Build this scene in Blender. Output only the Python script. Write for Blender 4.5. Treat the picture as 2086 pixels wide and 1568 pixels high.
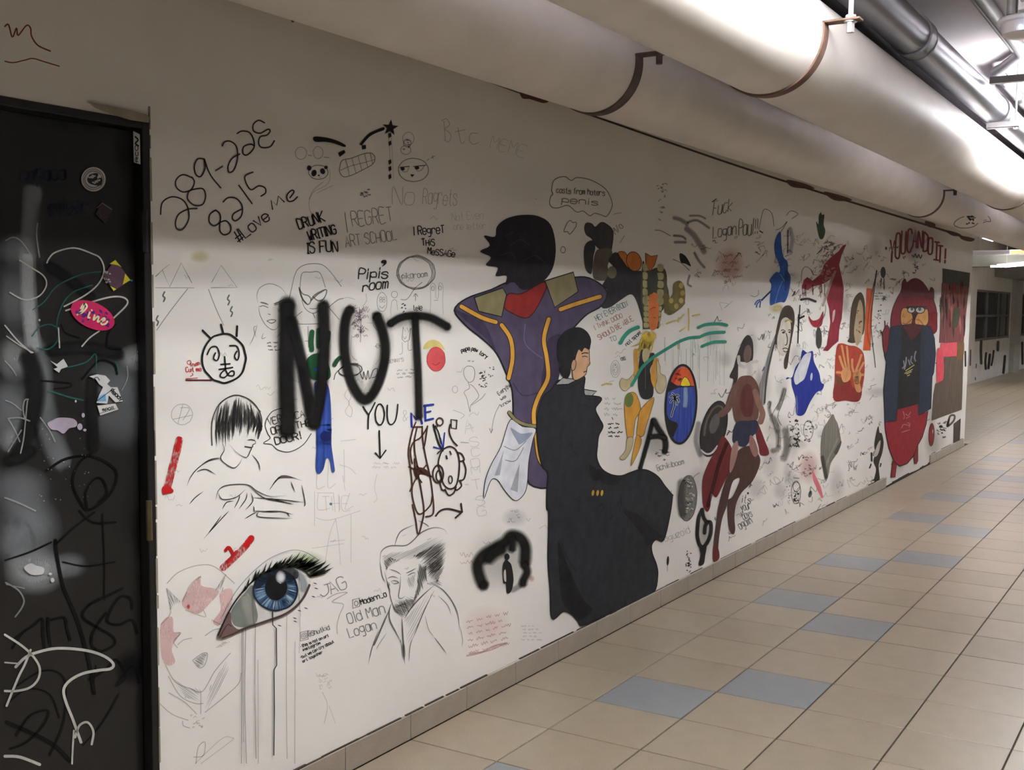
import bpy, bmesh, math, random
from mathutils import Vector, Matrix
from mathutils.geometry import tessellate_polygon

random.seed(7)
for o in list(bpy.data.objects):
    bpy.data.objects.remove(o, do_unlink=True)
SC = bpy.context.scene
COL = SC.collection

# ------------------------------------------------------------------ camera
F = 2358.13
PX, PY = 989.21, 827.60                       # principal point in the 2086 x 1568 frame
CAM = Vector((2.5734, -3.5632, 1.69016))
R_RIGHT = Vector((0.8458991, 0.5332676, 0.0089657))
R_DOWN = Vector((0.0540013, -0.0689117, -0.9961601))
R_FWD = Vector((-0.5306020, 0.8431352, -0.0870895))
cd = bpy.data.cameras.new('camera')
cam = bpy.data.objects.new('camera', cd)
COL.objects.link(cam)
mw = Matrix.Identity(4)
for i in range(3):
    mw[i][0] = R_RIGHT[i]
    mw[i][1] = -R_DOWN[i]
    mw[i][2] = -R_FWD[i]
    mw[i][3] = CAM[i]
cam.matrix_world = mw
cd.sensor_fit = 'HORIZONTAL'
cd.sensor_width = 36.0
cd.lens = F / 2086 * 36.0
cd.shift_x = (1043 - PX) / 2086
cd.shift_y = (PY - 784) / 2086
cd.clip_start = 0.05
cd.clip_end = 200
SC.camera = cam

# ------------------------------------------------------------------ world, exposure
w = bpy.data.worlds.new('world')
SC.world = w
w.use_nodes = True
w.node_tree.nodes['Background'].inputs[0].default_value = (0.75, 0.72, 0.70, 1)
w.node_tree.nodes['Background'].inputs[1].default_value = 0.02
vs = SC.view_settings
vs.view_transform = 'Standard'
vs.look = 'None'
vs.gamma = 1
vs.use_curve_mapping = False
vs.exposure = 2.58
TUBE = 15.5                                   # emission strength of the fluorescent tubes
LAMP_Y = [-6.0, -0.35, 5.5, 11.2, 16.9, 22.6, 28.3, 34.0]
LAMP_X, LAMP_Z = 1.71, 2.98
try:
    SC.cycles.transparent_max_bounces = 40
    SC.cycles.max_bounces = 6
    SC.cycles.diffuse_bounces = 4
    SC.cycles.glossy_bounces = 2
except Exception:
    pass

# ------------------------------------------------------------------ helpers
T = 0.4                                       # floor tile pitch, metres
WX = -0.012                                   # wall face; the baseboard tiles stand proud to X = 0
CEIL = 3.34


def ray(x, y):
    return R_RIGHT * ((x - PX) / F) + R_DOWN * ((y - PY) / F) + R_FWD


def on_x(x, y, X):
    d = ray(x, y)
    return CAM + d * ((X - CAM.x) / d.x)


def on_y(x, y, Y):
    d = ray(x, y)
    return CAM + d * ((Y - CAM.y) / d.y)


def on_z(x, y, Z):
    d = ray(x, y)
    return CAM + d * ((Z - CAM.z) / d.z)


def on_cyl(x, y, cx, cz, r):
    d = ray(x, y)
    ox, oz = CAM.x - cx, CAM.z - cz
    a = d.x * d.x + d.z * d.z
    b = 2 * (ox * d.x + oz * d.z)
    c = ox * ox + oz * oz - r * r
    q = max(0.0, b * b - 4 * a * c)
    return CAM + d * ((-b - math.sqrt(q)) / (2 * a))


def project(p):
    v = p - CAM
    z = v.dot(R_FWD)
    return (PX + F * v.dot(R_RIGHT) / z, PY + F * v.dot(R_DOWN) / z, z)


def lin(c):
    return tuple(((v / 255) / 12.92 if v <= 10 else (((v / 255) + 0.055) / 1.055) ** 2.4) for v in c)


def newmat(name):
    m = bpy.data.materials.new(name)
    m.use_nodes = True
    return m, m.node_tree.nodes, m.node_tree.links, m.node_tree.nodes['Principled BSDF']


def surf(name, rgb, rough=0.6, metal=0.0, var=0.08, scale=8.0, bump=0.0, bscale=60.0, spec=0.5, speck=0.0):
    """plain procedural surface: base colour with mottled noise, optional fine relief and specks"""
    m, n, l, p = newmat(name)
    c = lin(rgb)
    tc = n.new('ShaderNodeTexCoord')
    nz = n.new('ShaderNodeTexNoise')
    nz.inputs['Scale'].default_value = scale
    nz.inputs['Detail'].default_value = 6
    l.new(tc.outputs['Object'], nz.inputs['Vector'])
    cr = n.new('ShaderNodeValToRGB')
    cr.color_ramp.elements[0].position = 0.3
    cr.color_ramp.elements[1].position = 0.7
    cr.color_ramp.elements[0].color = tuple(v * (1 - var) for v in c) + (1,)
    cr.color_ramp.elements[1].color = tuple(min(1, v * (1 + var)) for v in c) + (1,)
    l.new(nz.outputs['Fac'], cr.inputs['Fac'])
    out = cr.outputs['Color']
    if speck:
        n2 = n.new('ShaderNodeTexNoise')
        n2.inputs['Scale'].default_value = 260
        n2.inputs['Detail'].default_value = 2
        l.new(tc.outputs['Object'], n2.inputs['Vector'])
        r2 = n.new('ShaderNodeValToRGB')
        r2.color_ramp.elements[0].position = 0.36
        r2.color_ramp.elements[1].position = 0.62
        r2.color_ramp.elements[0].color = (1 - speck,) * 3 + (1,)
        r2.color_ramp.elements[1].color = (1 + speck * 0.4,) * 3 + (1,)
        l.new(n2.outputs['Fac'], r2.inputs['Fac'])
        mx = n.new('ShaderNodeMix')
        mx.data_type = 'RGBA'
        mx.blend_type = 'MULTIPLY'
        mx.inputs[0].default_value = 1
        l.new(out, mx.inputs[6])
        l.new(r2.outputs['Color'], mx.inputs[7])
        out = mx.outputs[2]
    l.new(out, p.inputs['Base Color'])
    p.inputs['Roughness'].default_value = rough
    p.inputs['Metallic'].default_value = metal
    p.inputs['Specular IOR Level'].default_value = spec
    if bump:
        nb = n.new('ShaderNodeTexNoise')
        nb.inputs['Scale'].default_value = bscale
        nb.inputs['Detail'].default_value = 4
        l.new(tc.outputs['Object'], nb.inputs['Vector'])
        bp = n.new('ShaderNodeBump')
        bp.inputs['Strength'].default_value = bump
        bp.inputs['Distance'].default_value = 0.01
        l.new(nb.outputs['Fac'], bp.inputs['Height'])
        l.new(bp.outputs['Normal'], p.inputs['Normal'])
    return m


def glow(name, rgb, strength):
    m, n, l, p = newmat(name)
    p.inputs['Base Color'].default_value = lin(rgb) + (1,)
    p.inputs['Emission Color'].default_value = lin(rgb) + (1,)
    p.inputs['Emission Strength'].default_value = strength
    return m


_paints = {}


def paint(r, g, b, alpha=1.0, dry=0.0, rough=0.6, streak=0.0):
    """paint, ink or pencil laid on a surface; alpha thins it, dry breaks it up, streak makes vertical brushing"""
    k = (r, g, b, alpha, dry, rough, streak)
    if k in _paints:
        return _paints[k]
    m, n, l, p = newmat('paint_%d_%d_%d' % (r, g, b))
    c = lin((r, g, b))
    tc = n.new('ShaderNodeTexCoord')
    nz = n.new('ShaderNodeTexNoise')
    nz.inputs['Scale'].default_value = 14
    nz.inputs['Detail'].default_value = 5
    mp = n.new('ShaderNodeMapping')
    mp.inputs['Scale'].default_value = (1, 3.0, 0.25) if streak else (1, 1, 1)
    l.new(tc.outputs['Object'], mp.inputs['Vector'])
    l.new(mp.outputs['Vector'], nz.inputs['Vector'])
    cr = n.new('ShaderNodeValToRGB')
    v = streak if streak else 0.12
    cr.color_ramp.elements[0].position = 0.32
    cr.color_ramp.elements[1].position = 0.68
    cr.color_ramp.elements[0].color = tuple(x * (1 - v) for x in c) + (1,)
    cr.color_ramp.elements[1].color = tuple(min(1, x * (1 + v) + 0.06 * v) for x in c) + (1,)
    l.new(nz.outputs['Fac'], cr.inputs['Fac'])
    l.new(cr.outputs['Color'], p.inputs['Base Color'])
    p.inputs['Roughness'].default_value = rough
    p.inputs['Specular IOR Level'].default_value = 0.18
    at = n.new('ShaderNodeAttribute')
    at.attribute_name = 'a'
    mu = n.new('ShaderNodeMath')
    mu.operation = 'MULTIPLY'
    mu.inputs[1].default_value = alpha
    mu.use_clamp = True
    l.new(at.outputs['Fac'], mu.inputs[0])
    fac = mu.outputs[0]
    if dry:
        nd = n.new('ShaderNodeTexNoise')
        nd.inputs['Scale'].default_value = 240
        nd.inputs['Detail'].default_value = 5
        md = n.new('ShaderNodeMapping')
        md.inputs['Scale'].default_value = (1, 1, 0.35)
        l.new(tc.outputs['Object'], md.inputs['Vector'])
        l.new(md.outputs['Vector'], nd.inputs['Vector'])
        mr = n.new('ShaderNodeMapRange')
        mr.inputs[1].default_value = 0.5 - 0.35 * (1 - dry) - 0.05
        mr.inputs[2].default_value = 0.62
        mr.inputs[3].default_value = 1 - dry
        mr.inputs[4].default_value = 1
        l.new(nd.outputs['Fac'], mr.inputs[0])
        m2 = n.new('ShaderNodeMath')
        m2.operation = 'MULTIPLY'
        l.new(fac, m2.inputs[0])
        l.new(mr.outputs[0], m2.inputs[1])
        fac = m2.outputs[0]
    l.new(fac, p.inputs['Alpha'])
    _paints[k] = m
    return m


def tagit(o, label=None, cat=None, group=None, kind=None):
    if label:
        o['label'] = label
    if cat:
        o['category'] = cat
    if group:
        o['group'] = group
    if kind:
        o['kind'] = kind
    return o


def link(name, me, parent=None):
    o = bpy.data.objects.new(name, me)
    COL.objects.link(o)
    if parent is not None:
        o.parent = parent
    return o


def empty(name, loc=(0, 0, 0)):
    o = bpy.data.objects.new(name, None)
    o.location = loc
    o.empty_display_size = 0.1
    COL.objects.link(o)
    return o


class MB:
    """collects boxes, tubes and lathes; build() links them as one mesh object"""

    def __init__(s):
        s.bm = bmesh.new()

    def box(s, a, b, bev=0.0):
        r = bmesh.ops.create_cube(s.bm, size=1)
        vs_ = r['verts']
        c = [(a[i] + b[i]) / 2 for i in range(3)]
        d = [abs(b[i] - a[i]) for i in range(3)]
        for v in vs_:
            v.co = Vector([c[i] + v.co[i] * d[i] for i in range(3)])
        if bev:
            es = list({e for v in vs_ for e in v.link_edges})
            bmesh.ops.bevel(s.bm, geom=es, offset=bev, segments=2, affect='EDGES', profile=0.5)
        return s

    def tube(s, pts, r, seg=12, caps=True, arc=None):
        pts = [Vector(p) for p in pts]
        rings = []
        n = len(pts)
        up0 = None
        for i, p in enumerate(pts):
            d = (pts[min(i + 1, n - 1)] - pts[max(i - 1, 0)]).normalized()
            if up0 is None:
                up0 = Vector((0, 0, 1)) if abs(d.z) < 0.9 else Vector((1, 0, 0))
            u = (up0 - d * up0.dot(d)).normalized()
            up0 = u
            v = d.cross(u)
            rr = r[i] if isinstance(r, (list, tuple)) else r
            rings.append([s.bm.verts.new(p + (u * math.cos(2 * math.pi * k / seg) + v * math.sin(2 * math.pi * k / seg)) * rr) for k in range(seg)])
        for a, b in zip(rings, rings[1:]):
            for k in range(seg):
                s.bm.faces.new((a[k], a[(k + 1) % seg], b[(k + 1) % seg], b[k]))
        if caps:
            s.bm.faces.new(rings[0][::-1])
            s.bm.faces.new(rings[-1])
        return s

    def band(s, cx, cz, r0, r1, y0, y1, a0=0, a1=360, seg=48):
        """a strap: part of a ring around an axis along Y"""
        q = []
        full = abs(a1 - a0) >= 360
        for k in range(seg + (0 if full else 1)):
            t = math.radians(a0 + (a1 - a0) * k / seg)
            c, n_ = math.cos(t), math.sin(t)
            q.append([s.bm.verts.new((cx + c * rr, yy, cz + n_ * rr)) for rr, yy in ((r0, y0), (r1, y0), (r1, y1), (r0, y1))])
        m = len(q)
        for k in range(m if full else m - 1):
            a, b = q[k], q[(k + 1) % m]
            for j in range(4):
                s.bm.faces.new((a[j], a[(j + 1) % 4], b[(j + 1) % 4], b[j]))
        if not full:
            s.bm.faces.new(q[0][::-1])
            s.bm.faces.new(q[-1])
        return s

    def poly(s, pts):
        s.bm.faces.new([s.bm.verts.new(p) for p in pts])
        return s

    def prism(s, pts, off):
        a = [s.bm.verts.new(p) for p in pts]
        b = [s.bm.verts.new(Vector(p) + Vector(off)) for p in pts]
        s.bm.faces.new(a)
        s.bm.faces.new(b[::-1])
        for i in range(len(a)):
            j = (i + 1) % len(a)
            s.bm.faces.new((a[j], a[i], b[i], b[j]))
        return s

    def build(s, name, mat, parent=None, smooth=False):
        bmesh.ops.recalc_face_normals(s.bm, faces=s.bm.faces)
        me = bpy.data.meshes.new(name)
        s.bm.to_mesh(me)
        s.bm.free()
        me.materials.append(mat)
        if smooth:
            for p in me.polygons:
                p.use_smooth = True
            me.set_sharp_from_angle(angle=math.radians(40))
        return link(name, me, parent)


def lathe_profile(mb, base, prof, seg=24, axis='z'):
    rings = []
    for r, z in prof:
        rings.append([mb.bm.verts.new(Vector(base) + Vector((math.cos(2 * math.pi * k / seg) * r, math.sin(2 * math.pi * k / seg) * r, z))) for k in range(seg)])
    for a, b in zip(rings, rings[1:]):
        for k in range(seg):
            mb.bm.faces.new((a[k], a[(k + 1) % seg], b[(k + 1) % seg], b[k]))
    mb.bm.faces.new(rings[0][::-1])
    mb.bm.faces.new(rings[-1])

# ------------------------------------------------------------------ materials of the place
M_WALL = surf('white_wall_paint', (232, 229, 222), rough=0.55, var=0.035, scale=1.6)
M_PIPE = surf('white_pipe_jacket', (228, 221, 214), rough=0.5, var=0.06, scale=3.0)
M_CEIL = surf('grey_ceiling_paint', (230, 222, 226), rough=0.7, var=0.05, scale=2.0)
M_GROUT = surf('brown_grout', (70, 58, 50), rough=0.9, var=0.2, scale=30)
M_DARKGROUT = surf('dark_grout', (58, 46, 38), rough=0.9, var=0.3, scale=40)
M_BASE = surf('grey_beige_base_tile', (158, 147, 132), rough=0.4, var=0.06, scale=12, speck=0.15)
M_BLACK = surf('black_door_paint', (30, 29, 28), rough=0.34, var=0.15, scale=4, bump=0.06, bscale=25)
M_FRAME = surf('black_frame_paint', (24, 23, 22), rough=0.4, var=0.15, scale=5, bump=0.1, bscale=30)
M_PLASTER = surf('bare_plaster', (150, 142, 126), rough=0.9, var=0.12, scale=20, bump=0.3, bscale=60)
M_GALV = surf('galvanised_steel', (142, 143, 152), rough=0.36, metal=1.0, var=0.08, scale=6, bump=0.03, bscale=50)
M_GALVD = surf('dull_galvanised_steel', (140, 140, 144), rough=0.45, metal=0.9, var=0.1, scale=9)
M_GREYP = surf('grey_painted_metal', (150, 148, 150), rough=0.5, var=0.06, scale=5)
M_RUST = surf('rusty_strap', (118, 92, 78), rough=0.7, metal=0.2, var=0.35, scale=14, bump=0.2, bscale=60)
M_RUSTD = surf('brown_strap', (94, 78, 74), rough=0.7, metal=0.1, var=0.3, scale=14, bump=0.2, bscale=60)
M_BOLT = surf('zinc_bolt', (215, 212, 212), rough=0.35, metal=0.7, var=0.06, scale=20)
M_BRASS = surf('worn_brass', (120, 108, 78), rough=0.4, metal=0.8, var=0.25, scale=20)
M_WHITEP = surf('white_plastic', (225, 220, 222), rough=0.4, var=0.03, scale=10)
M_FIX = surf('white_enamel', (228, 228, 226), rough=0.4, var=0.03, scale=10)
M_GLASS = surf('dark_window_glass', (22, 25, 29), rough=0.08, var=0.2, scale=2)
M_WFRAME = surf('grey_window_frame', (112, 108, 104), rough=0.5, var=0.1, scale=10)
M_FARWALL = surf('pale_far_wall', (208, 205, 198), rough=0.6, var=0.08, scale=2.5)
M_BEAM = surf('grey_concrete_beam', (128, 130, 122), rough=0.8, var=0.1, scale=3)
M_TUBE = glow('fluorescent_tube', (248, 249, 251), TUBE)


def tile_mat(name, rgb):
    m = surf(name, rgb, rough=0.34, var=0.05, scale=9, speck=0.16, spec=0.5)
    n, l = m.node_tree.nodes, m.node_tree.links
    p = n['Principled BSDF']
    src = p.inputs['Base Color'].links[0].from_socket
    oi = n.new('ShaderNodeObjectInfo')
    hs = n.new('ShaderNodeHueSaturation')
    mr = n.new('ShaderNodeMapRange')
    mr.inputs[3].default_value = 0.93
    mr.inputs[4].default_value = 1.06
    l.new(oi.outputs['Random'], mr.inputs[0])
    l.new(mr.outputs[0], hs.inputs['Value'])
    l.new(src, hs.inputs['Color'])
    l.new(hs.outputs['Color'], p.inputs['Base Color'])
    return m


M_TILE = tile_mat('beige_speckled_tile', (150, 138, 118))
M_TILEB = tile_mat('blue_grey_tile', (126, 129, 131))

# ------------------------------------------------------------------ floor
XR, Y0, Y1 = 4.4, -7.2, 48.0
WALL_END = 11.75
REC = -2.1
mb = MB()
mb.box((-0.3, Y0, -0.15), (XR, Y1, -0.006))
mb.box((REC - 0.1, WALL_END, -0.15), (-0.3, Y1, -0.006))
floor = tagit(mb.build('floor', M_GROUT), 'beige and blue-grey square floor tiles of the corridor', kind='structure')


def tile_mesh(wx, wy, mat):
    b = MB()
    b.box((0.003, 0.003, -0.02), (wx - 0.003, wy - 0.003, 0.0))
    me = bpy.data.meshes.new('tile')
    es = [e for e in b.bm.edges if all(v.co.z > -0.001 for v in e.verts)]
    bmesh.ops.bevel(b.bm, geom=es, offset=0.0015, segments=1, affect='EDGES')
    b.bm.to_mesh(me)
    b.bm.free()
    me.materials.append(mat)
    return me


W0 = 0.3922
TM = {}
for wd in (W0, T, 0.1):
    for bl in (0, 1):
        TM[wd, bl] = tile_mesh(wd, T, M_TILEB if bl else M_TILE)
tiles = []
for row in range(int(Y0 / T), int(Y1 / T)):
    cols = []
    if row * T > WALL_END:
        cols += [(REC + k * T, T, 90 + k) for k in range(5)] + [(REC + 5 * T, 0.1, 95)]
    cols += [(0.0, W0, 0)] + [(W0 + (k - 1) * T, T, k) for k in range(1, 11)]
    for x, wd, c in cols:
        blue = (c == 1 and row % 8 in (2, 7)) or (c == 2 and row % 8 in (3, 6))
        ctr = Vector((x + wd / 2, row * T + T / 2, 0))
        u, v, z = project(ctr)
        vis = z > 0.3 and -250 < u < 2330 and -100 < v < 1850
        tiles.append((-(1e3 / (z * z)) if vis else z * 1e-3 + 5, x, wd, row, blue))
tiles.sort()
rest = bmesh.new()
for i, (k, x, wd, row, bl) in enumerate(tiles):
    if i < 300 and k < 0:
        o = link('tile', TM[wd, int(bl)], floor)
        o.location = (x, row * T, 0)
    else:
        a = len(rest.verts)
        r = bmesh.ops.create_cube(rest, size=1)
        for q in r['verts']:
            q.co = Vector((x + wd / 2 + q.co.x * (wd - 0.006), row * T + T / 2 + q.co.y * (T - 0.006), -0.01 + q.co.z * 0.02))
        if bl:
            for f in {f for q in r['verts'] for f in q.link_faces}:
                f.material_index = 1
me = bpy.data.meshes.new('far_tiles')
rest.to_mesh(me)
rest.free()
me.materials.append(M_TILE)
me.materials.append(M_TILEB)
tagit(link('far_tiles', me, floor), kind='stuff')

# ------------------------------------------------------------------ wall with the doorway
p = on_x(312, 560, WX)
FRM_Y = on_x(303, 248, WX).y                   # outer right edge of the door frame
FRM_Z = on_x(303, 248, WX).z                   # outer top of the door frame
DOOR_L = FRM_Y - 1.06
mb = MB()
mb.box((WX - 0.22, FRM_Y, 0), (WX, WALL_END, CEIL))
mb.box((WX - 0.22, DOOR_L, FRM_Z), (WX, FRM_Y, CEIL))
mb.box((WX - 0.22, Y0, 0), (WX, DOOR_L, CEIL))
bmesh.ops.remove_doubles(mb.bm, verts=mb.bm.verts, dist=1e-5)
wall = tagit(mb.build('wall_left', M_WALL), 'long white painted corridor wall covered in graffiti drawings', kind='structure')
tagit(MB().box((XR, Y0, 0), (XR + 0.2, Y1, CEIL)).build('wall_right', surf('dark_grey_paint', (62, 60, 58), 0.6)), 'dark grey painted wall on the opposite side of the corridor', kind='structure')
tagit(MB().box((-0.3, Y0 - 0.2, 0), (XR, Y0, CEIL)).build('wall_back', surf('grey_paint', (110, 106, 100), 0.6)), 'grey painted wall closing the corridor behind the viewer', kind='structure')
tagit(MB().box((REC - 0.2, Y1, 0), (XR, Y1 + 0.2, CEIL)).build('wall_end', M_WALL), 'white wall at the distant end of the corridor', kind='structure')
tagit(MB().box((REC - 0.2, Y0 - 0.2, CEIL), (XR + 0.2, Y1 + 0.2, CEIL + 0.15)).build('ceiling', M_CEIL), 'smooth grey painted concrete ceiling above the pipes', kind='structure')
tagit(MB().box((REC, WALL_END - 0.2, 0), (WX - 0.22, WALL_END, CEIL)).build('wall_return', M_WALL), 'short return wall where the corridor widens', kind='structure')

# baseboard tiles, with the stretch that is missing under the red creature
base = empty('baseboard_left', (0, 0, 0))
tagit(base, 'row of grey-beige base tiles along the foot of the graffiti wall', kind='structure')
GAP0, GAP1 = 19.2 * T, 24.2 * T
bme = {}


def base_tile(y0, y1):
    k = round(y1 - y0, 3)
    if k not in bme:
        b = MB()
        b.box((WX, 0.0015, 0.001), (0, k - 0.0015, 0.1), 0)
        es = [e for e in b.bm.edges if all(v.co.x > -0.001 for v in e.verts)]
        bmesh.ops.bevel(b.bm, geom=es, offset=0.0015, segments=1, affect='EDGES')
        me_ = bpy.data.meshes.new('tile')
        b.bm.to_mesh(me_)
        b.bm.free()
        me_.materials.append(M_BASE)
        bme[k] = me_
    o = link('tile', bme[k], base)
    o.location = (0, y0, 0)


for k in range(-3, 30):
    y0, y1 = max(k * T, FRM_Y), min((k + 1) * T, 29.1 * T)
    for a, b in ((y0, min(y1, GAP0)), (max(y0, GAP1), y1)):
        if b - a > 0.03:
            base_tile(a, b)
mb = MB()
y = FRM_Y
while y < 29.0 * T:                            # broken dark joint along the top of the base tiles
    dy = random.uniform(0.05, 0.32)
    if not (GAP0 - 0.05 < y < GAP1):
        h = random.uniform(0.001, 0.005)
        if random.random() < 0.75:
            mb.box((WX, y, 0.0995), (WX + random.uniform(0.003, 0.010), min(y + dy, 29 * T), 0.1005 + h))
    y += dy * random.uniform(0.9, 1.25)
y = GAP0
while y < GAP1:
    dy = random.uniform(0.05, 0.2)
    mb.box((WX, y, 0.0), (WX + random.uniform(0.004, 0.012), min(y + dy, GAP1), random.uniform(0.006, 0.022)))
    y += dy
mb.build('joint', M_DARKGROUT, base)

# ------------------------------------------------------------------ door
door = empty('door_1', (0, FRM_Y - 0.5, 0))
tagit(door, 'black painted metal door covered in scrawls, haze and stickers', kind='structure')
door_inv = Matrix.Translation((0, -(FRM_Y - 0.5), 0))


def to_door(o):
    o.parent = door
    o.matrix_parent_inverse = door_inv
    return o


DX = WX - 0.030                                # door leaf face
LEAF_R = on_x(276, 560, DX).y
LEAF_T = on_x(272, 267, DX).z
LEAF_L = LEAF_R - 0.95
mb = MB()
for a, b in (((WX - 0.16, LEAF_R + 0.004, 0), (WX + 0.004, FRM_Y, FRM_Z)),
             ((WX - 0.16, DOOR_L, 0), (WX + 0.004, LEAF_L - 0.004, FRM_Z)),
             ((WX - 0.16, LEAF_L - 0.004, LEAF_T + 0.004), (WX + 0.004, LEAF_R + 0.004, FRM_Z))):
    mb.box(a, b, 0.003)
to_door(mb.build('frame', M_FRAME))
to_door(MB().box((DX - 0.045, LEAF_L, 0.008), (DX, LEAF_R, LEAF_T), 0.002).build('leaf', M_BLACK))
for pxy in ((293, 1062), (270, 470)):
    c = on_x(pxy[0], pxy[1], WX + 0.006)
    mb = MB()
    mb.tube([(WX + 0.006, LEAF_R + 0.003, c.z - 0.058), (WX + 0.006, LEAF_R + 0.003, c.z + 0.058)], 0.0085, 12)
    for q in range(-2, 3):
        mb.tube([(WX + 0.006, LEAF_R + 0.003, c.z + q * 0.0232 - 0.0105), (WX + 0.006, LEAF_R + 0.003, c.z + q * 0.0232 + 0.0105)], 0.0093, 12)
    to_door(mb.build('hinge', M_BRASS if pxy[1] > 800 else M_FRAME, None, True))
# chipped plaster along the head of the frame and the wall edge
mb = MB()
pts = [(176, 207), (230, 218), (296, 233), (302, 240), (300, 250), (262, 244), (225, 232), (195, 220)]
mb.prism([on_x(x, y, WX + 0.0045) for x, y in pts], (0.006, 0, 0))
to_door(mb.build('plaster_patch', M_PLASTER))
mb = MB()
z = 0.12
while z < FRM_Z - 0.02:
    dz = random.uniform(0.03, 0.16)
    mb.box((WX, FRM_Y - 0.001 - random.uniform(0, 0.004), z), (WX + 0.006, FRM_Y + random.uniform(0.001, 0.006), z + dz))
    z += dz * random.uniform(1, 1.6)
to_door(mb.build('plaster_edge', M_PLASTER))

# ------------------------------------------------------------------ pipes
P1 = (0.212, 2.735, 0.2)
P2 = (1.038, 2.735, 0.218)
DUCT = (1.245, 3.013, 0.09)


def pipe(name, c, label, cat, mat, seg=64, y0=-7.0, y1=47.0):
    mb_ = MB()
    mb_.tube([(c[0], y0, c[1]), (c[0], y1, c[1])], c[2], seg)
    o = mb_.build(name, mat, None, True)
    return tagit(o, label, cat)


pipe1 = pipe('insulated_pipe', P1, 'fat white jacketed pipe running right against the graffiti wall', 'pipe', M_PIPE)
pipe2 = pipe('insulated_pipe', P2, 'fat white jacketed pipe with a bolted strap, farther out from the wall', 'pipe', M_PIPE)


def strap(pp, c, y, mat, rodmat, wide=0.045, flange=22):
    cx, cz, r = c
    b = MB()
    b.band(cx, cz, r - 0.001, r + 0.007, y - wide / 2, y + wide / 2, -180 - 6, 8, 60)
    # flange ears bent outward on the camera side
    t = math.radians(8)
    ex, ez = cx + (r + 0.003) * math.cos(t), cz + (r + 0.003) * math.sin(t)
    b.box((ex - 0.004, y - wide / 2, ez - 0.004), (ex + 0.135, y + wide / 2, ez + 0.004), 0.002)
    so = b.build('strap', mat, pp, True)
    bx = ex + 0.095
    b = MB()
    for z0, z1, rr, sg in ((ez + 0.004, ez + 0.018, 0.020, 6), (ez - 0.008, ez - 0.004, 0.024, 20), (ez - 0.046, ez - 0.008, 0.015, 6)):
        b.tube([(bx, y, z0), (bx, y, z1)], rr, sg)
    b.build('bolt', rodmat, so)
    b = MB()
    b.tube([(bx, y, ez + 0.01), (bx, y, CEIL)], 0.010, 10)
    b.build('hanger_rod', rodmat, so, True)


strap(pipe1, P1, 1.08, M_RUSTD, M_RUSTD, 0.065)
strap(pipe1, P1, 7.65, M_RUSTD, M_RUSTD, 0.055)
strap(pipe2, P2, 0.92, M_RUST, M_BOLT, 0.058)
strap(pipe2, P2, 6.9, M_RUST, M_BOLT, 0.045)
strap(pipe2, P2, 13.3, M_RUST, M_BOLT, 0.045)

duct = pipe('round_duct', DUCT, 'shiny galvanised round duct running above the white pipes', 'duct', M_GALV)
for y in (2.35, 4.9, 9.0, 13.0):
    c = on_cyl(1893, 95, *DUCT)
    yy = c.y if y == 2.35 else y
    b = MB()
    b.band(DUCT[0], DUCT[1], DUCT[2] - 0.001, DUCT[2] + 0.008, yy - 0.06, yy + 0.06)
    for s_ in (-0.062, 0.062):
        b.band(DUCT[0], DUCT[1], DUCT[2] - 0.001, DUCT[2] + 0.011, yy + s_ - 0.006, yy + s_ + 0.006)
    b.build('coupling', M_GALVD, duct, True)

pipe('gap_shade_pipe', (0.955, 3.125, 0.085), 'added dark grey pipe shape standing in for the shade between the white pipe and the duct', 'pipe', surf('gap_shade_grey', (70, 66, 76), 0.6), 40)  # made-up dark cylinder that darkens the shaded gap beside the duct

# struts and conduits under the ceiling
z = DUCT[1] - DUCT[2] - 0.012
for k, (px, py, ww) in enumerate(((2030, 252, 0.46),)):
    c = on_z(px, py, z)
    st = empty('strut_hanger', (c.x, c.y, z))
    tagit(st, 'grey channel strut on rods carrying the galvanised duct', 'strut')
    b = MB()
    lx = 1.215 - c.x
    b.box((lx, -0.02, -0.03), (0.14, 0.02, -0.026))
    b.box((lx, -0.02, -0.03), (0.14, -0.016, 0.008))
    b.box((lx, 0.016, -0.03), (0.14, 0.02, 0.008))
    b.build('channel', M_GREYP, st)
    for x in (0.115,):
        MB().tube([(x, 0, -0.04), (x, 0, CEIL - z)], 0.006, 8).build('rod', M_GREYP, st, True)
        MB().tube([(x, 0, -0.042), (x, 0, -0.03)], 0.013, 6).build('nut', M_BOLT, st)
c = on_z(2042, 152, 3.08)
b = MB()
b.box((1.35, c.y - 0.022, 3.03), (c.x + 0.9, c.y + 0.022, 3.07))
so = tagit(b.build('cross_strut', M_GREYP), 'grey cross strut below the ceiling beyond the duct joint', 'strut')
for x in (0.14, 0.7):
    MB().tube([(c.x + x, c.y, 3.03), (c.x + x, c.y, CEIL)], 0.006, 8).build('rod', M_GREYP, so, True)

zc = CEIL - 0.018
c0, c1 = on_z(1978, 6, zc), on_z(2068, 118, zc)
MB().tube([(c0.x + 0.027, -7, zc), (c0.x + 0.027, c1.y - 0.25, zc)], 0.017, 12).build('conduit', M_GREYP, None, True)
o = bpy.data.objects['conduit']
tagit(o, 'thin straight grey conduit fixed to the ceiling beside the duct', 'conduit')
zb = CEIL - 0.045
a = Vector((c0.x + 0.085, 0, zb))
e1, e2, e3 = on_z(2076, 112, zb), on_z(2026, 140, zb), on_z(2066, 190, zb)
pts = [(a.x, -7, zb), (a.x, e1.y - 0.06, zb), (a.x - 0.02, e1.y, zb), (e2.x + 0.05, e2.y, zb), (e2.x, e2.y + 0.05, zb - 0.01), (e2.x, e2.y + 1.6, zb - 0.02), (e2.x, 47, zb - 0.02)]
o = MB().tube(pts, 0.036, 16).build('bent_conduit', M_GREYP, None, True)
tagit(o, 'thick grey conduit with a double bend under the ceiling', 'conduit')
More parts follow.
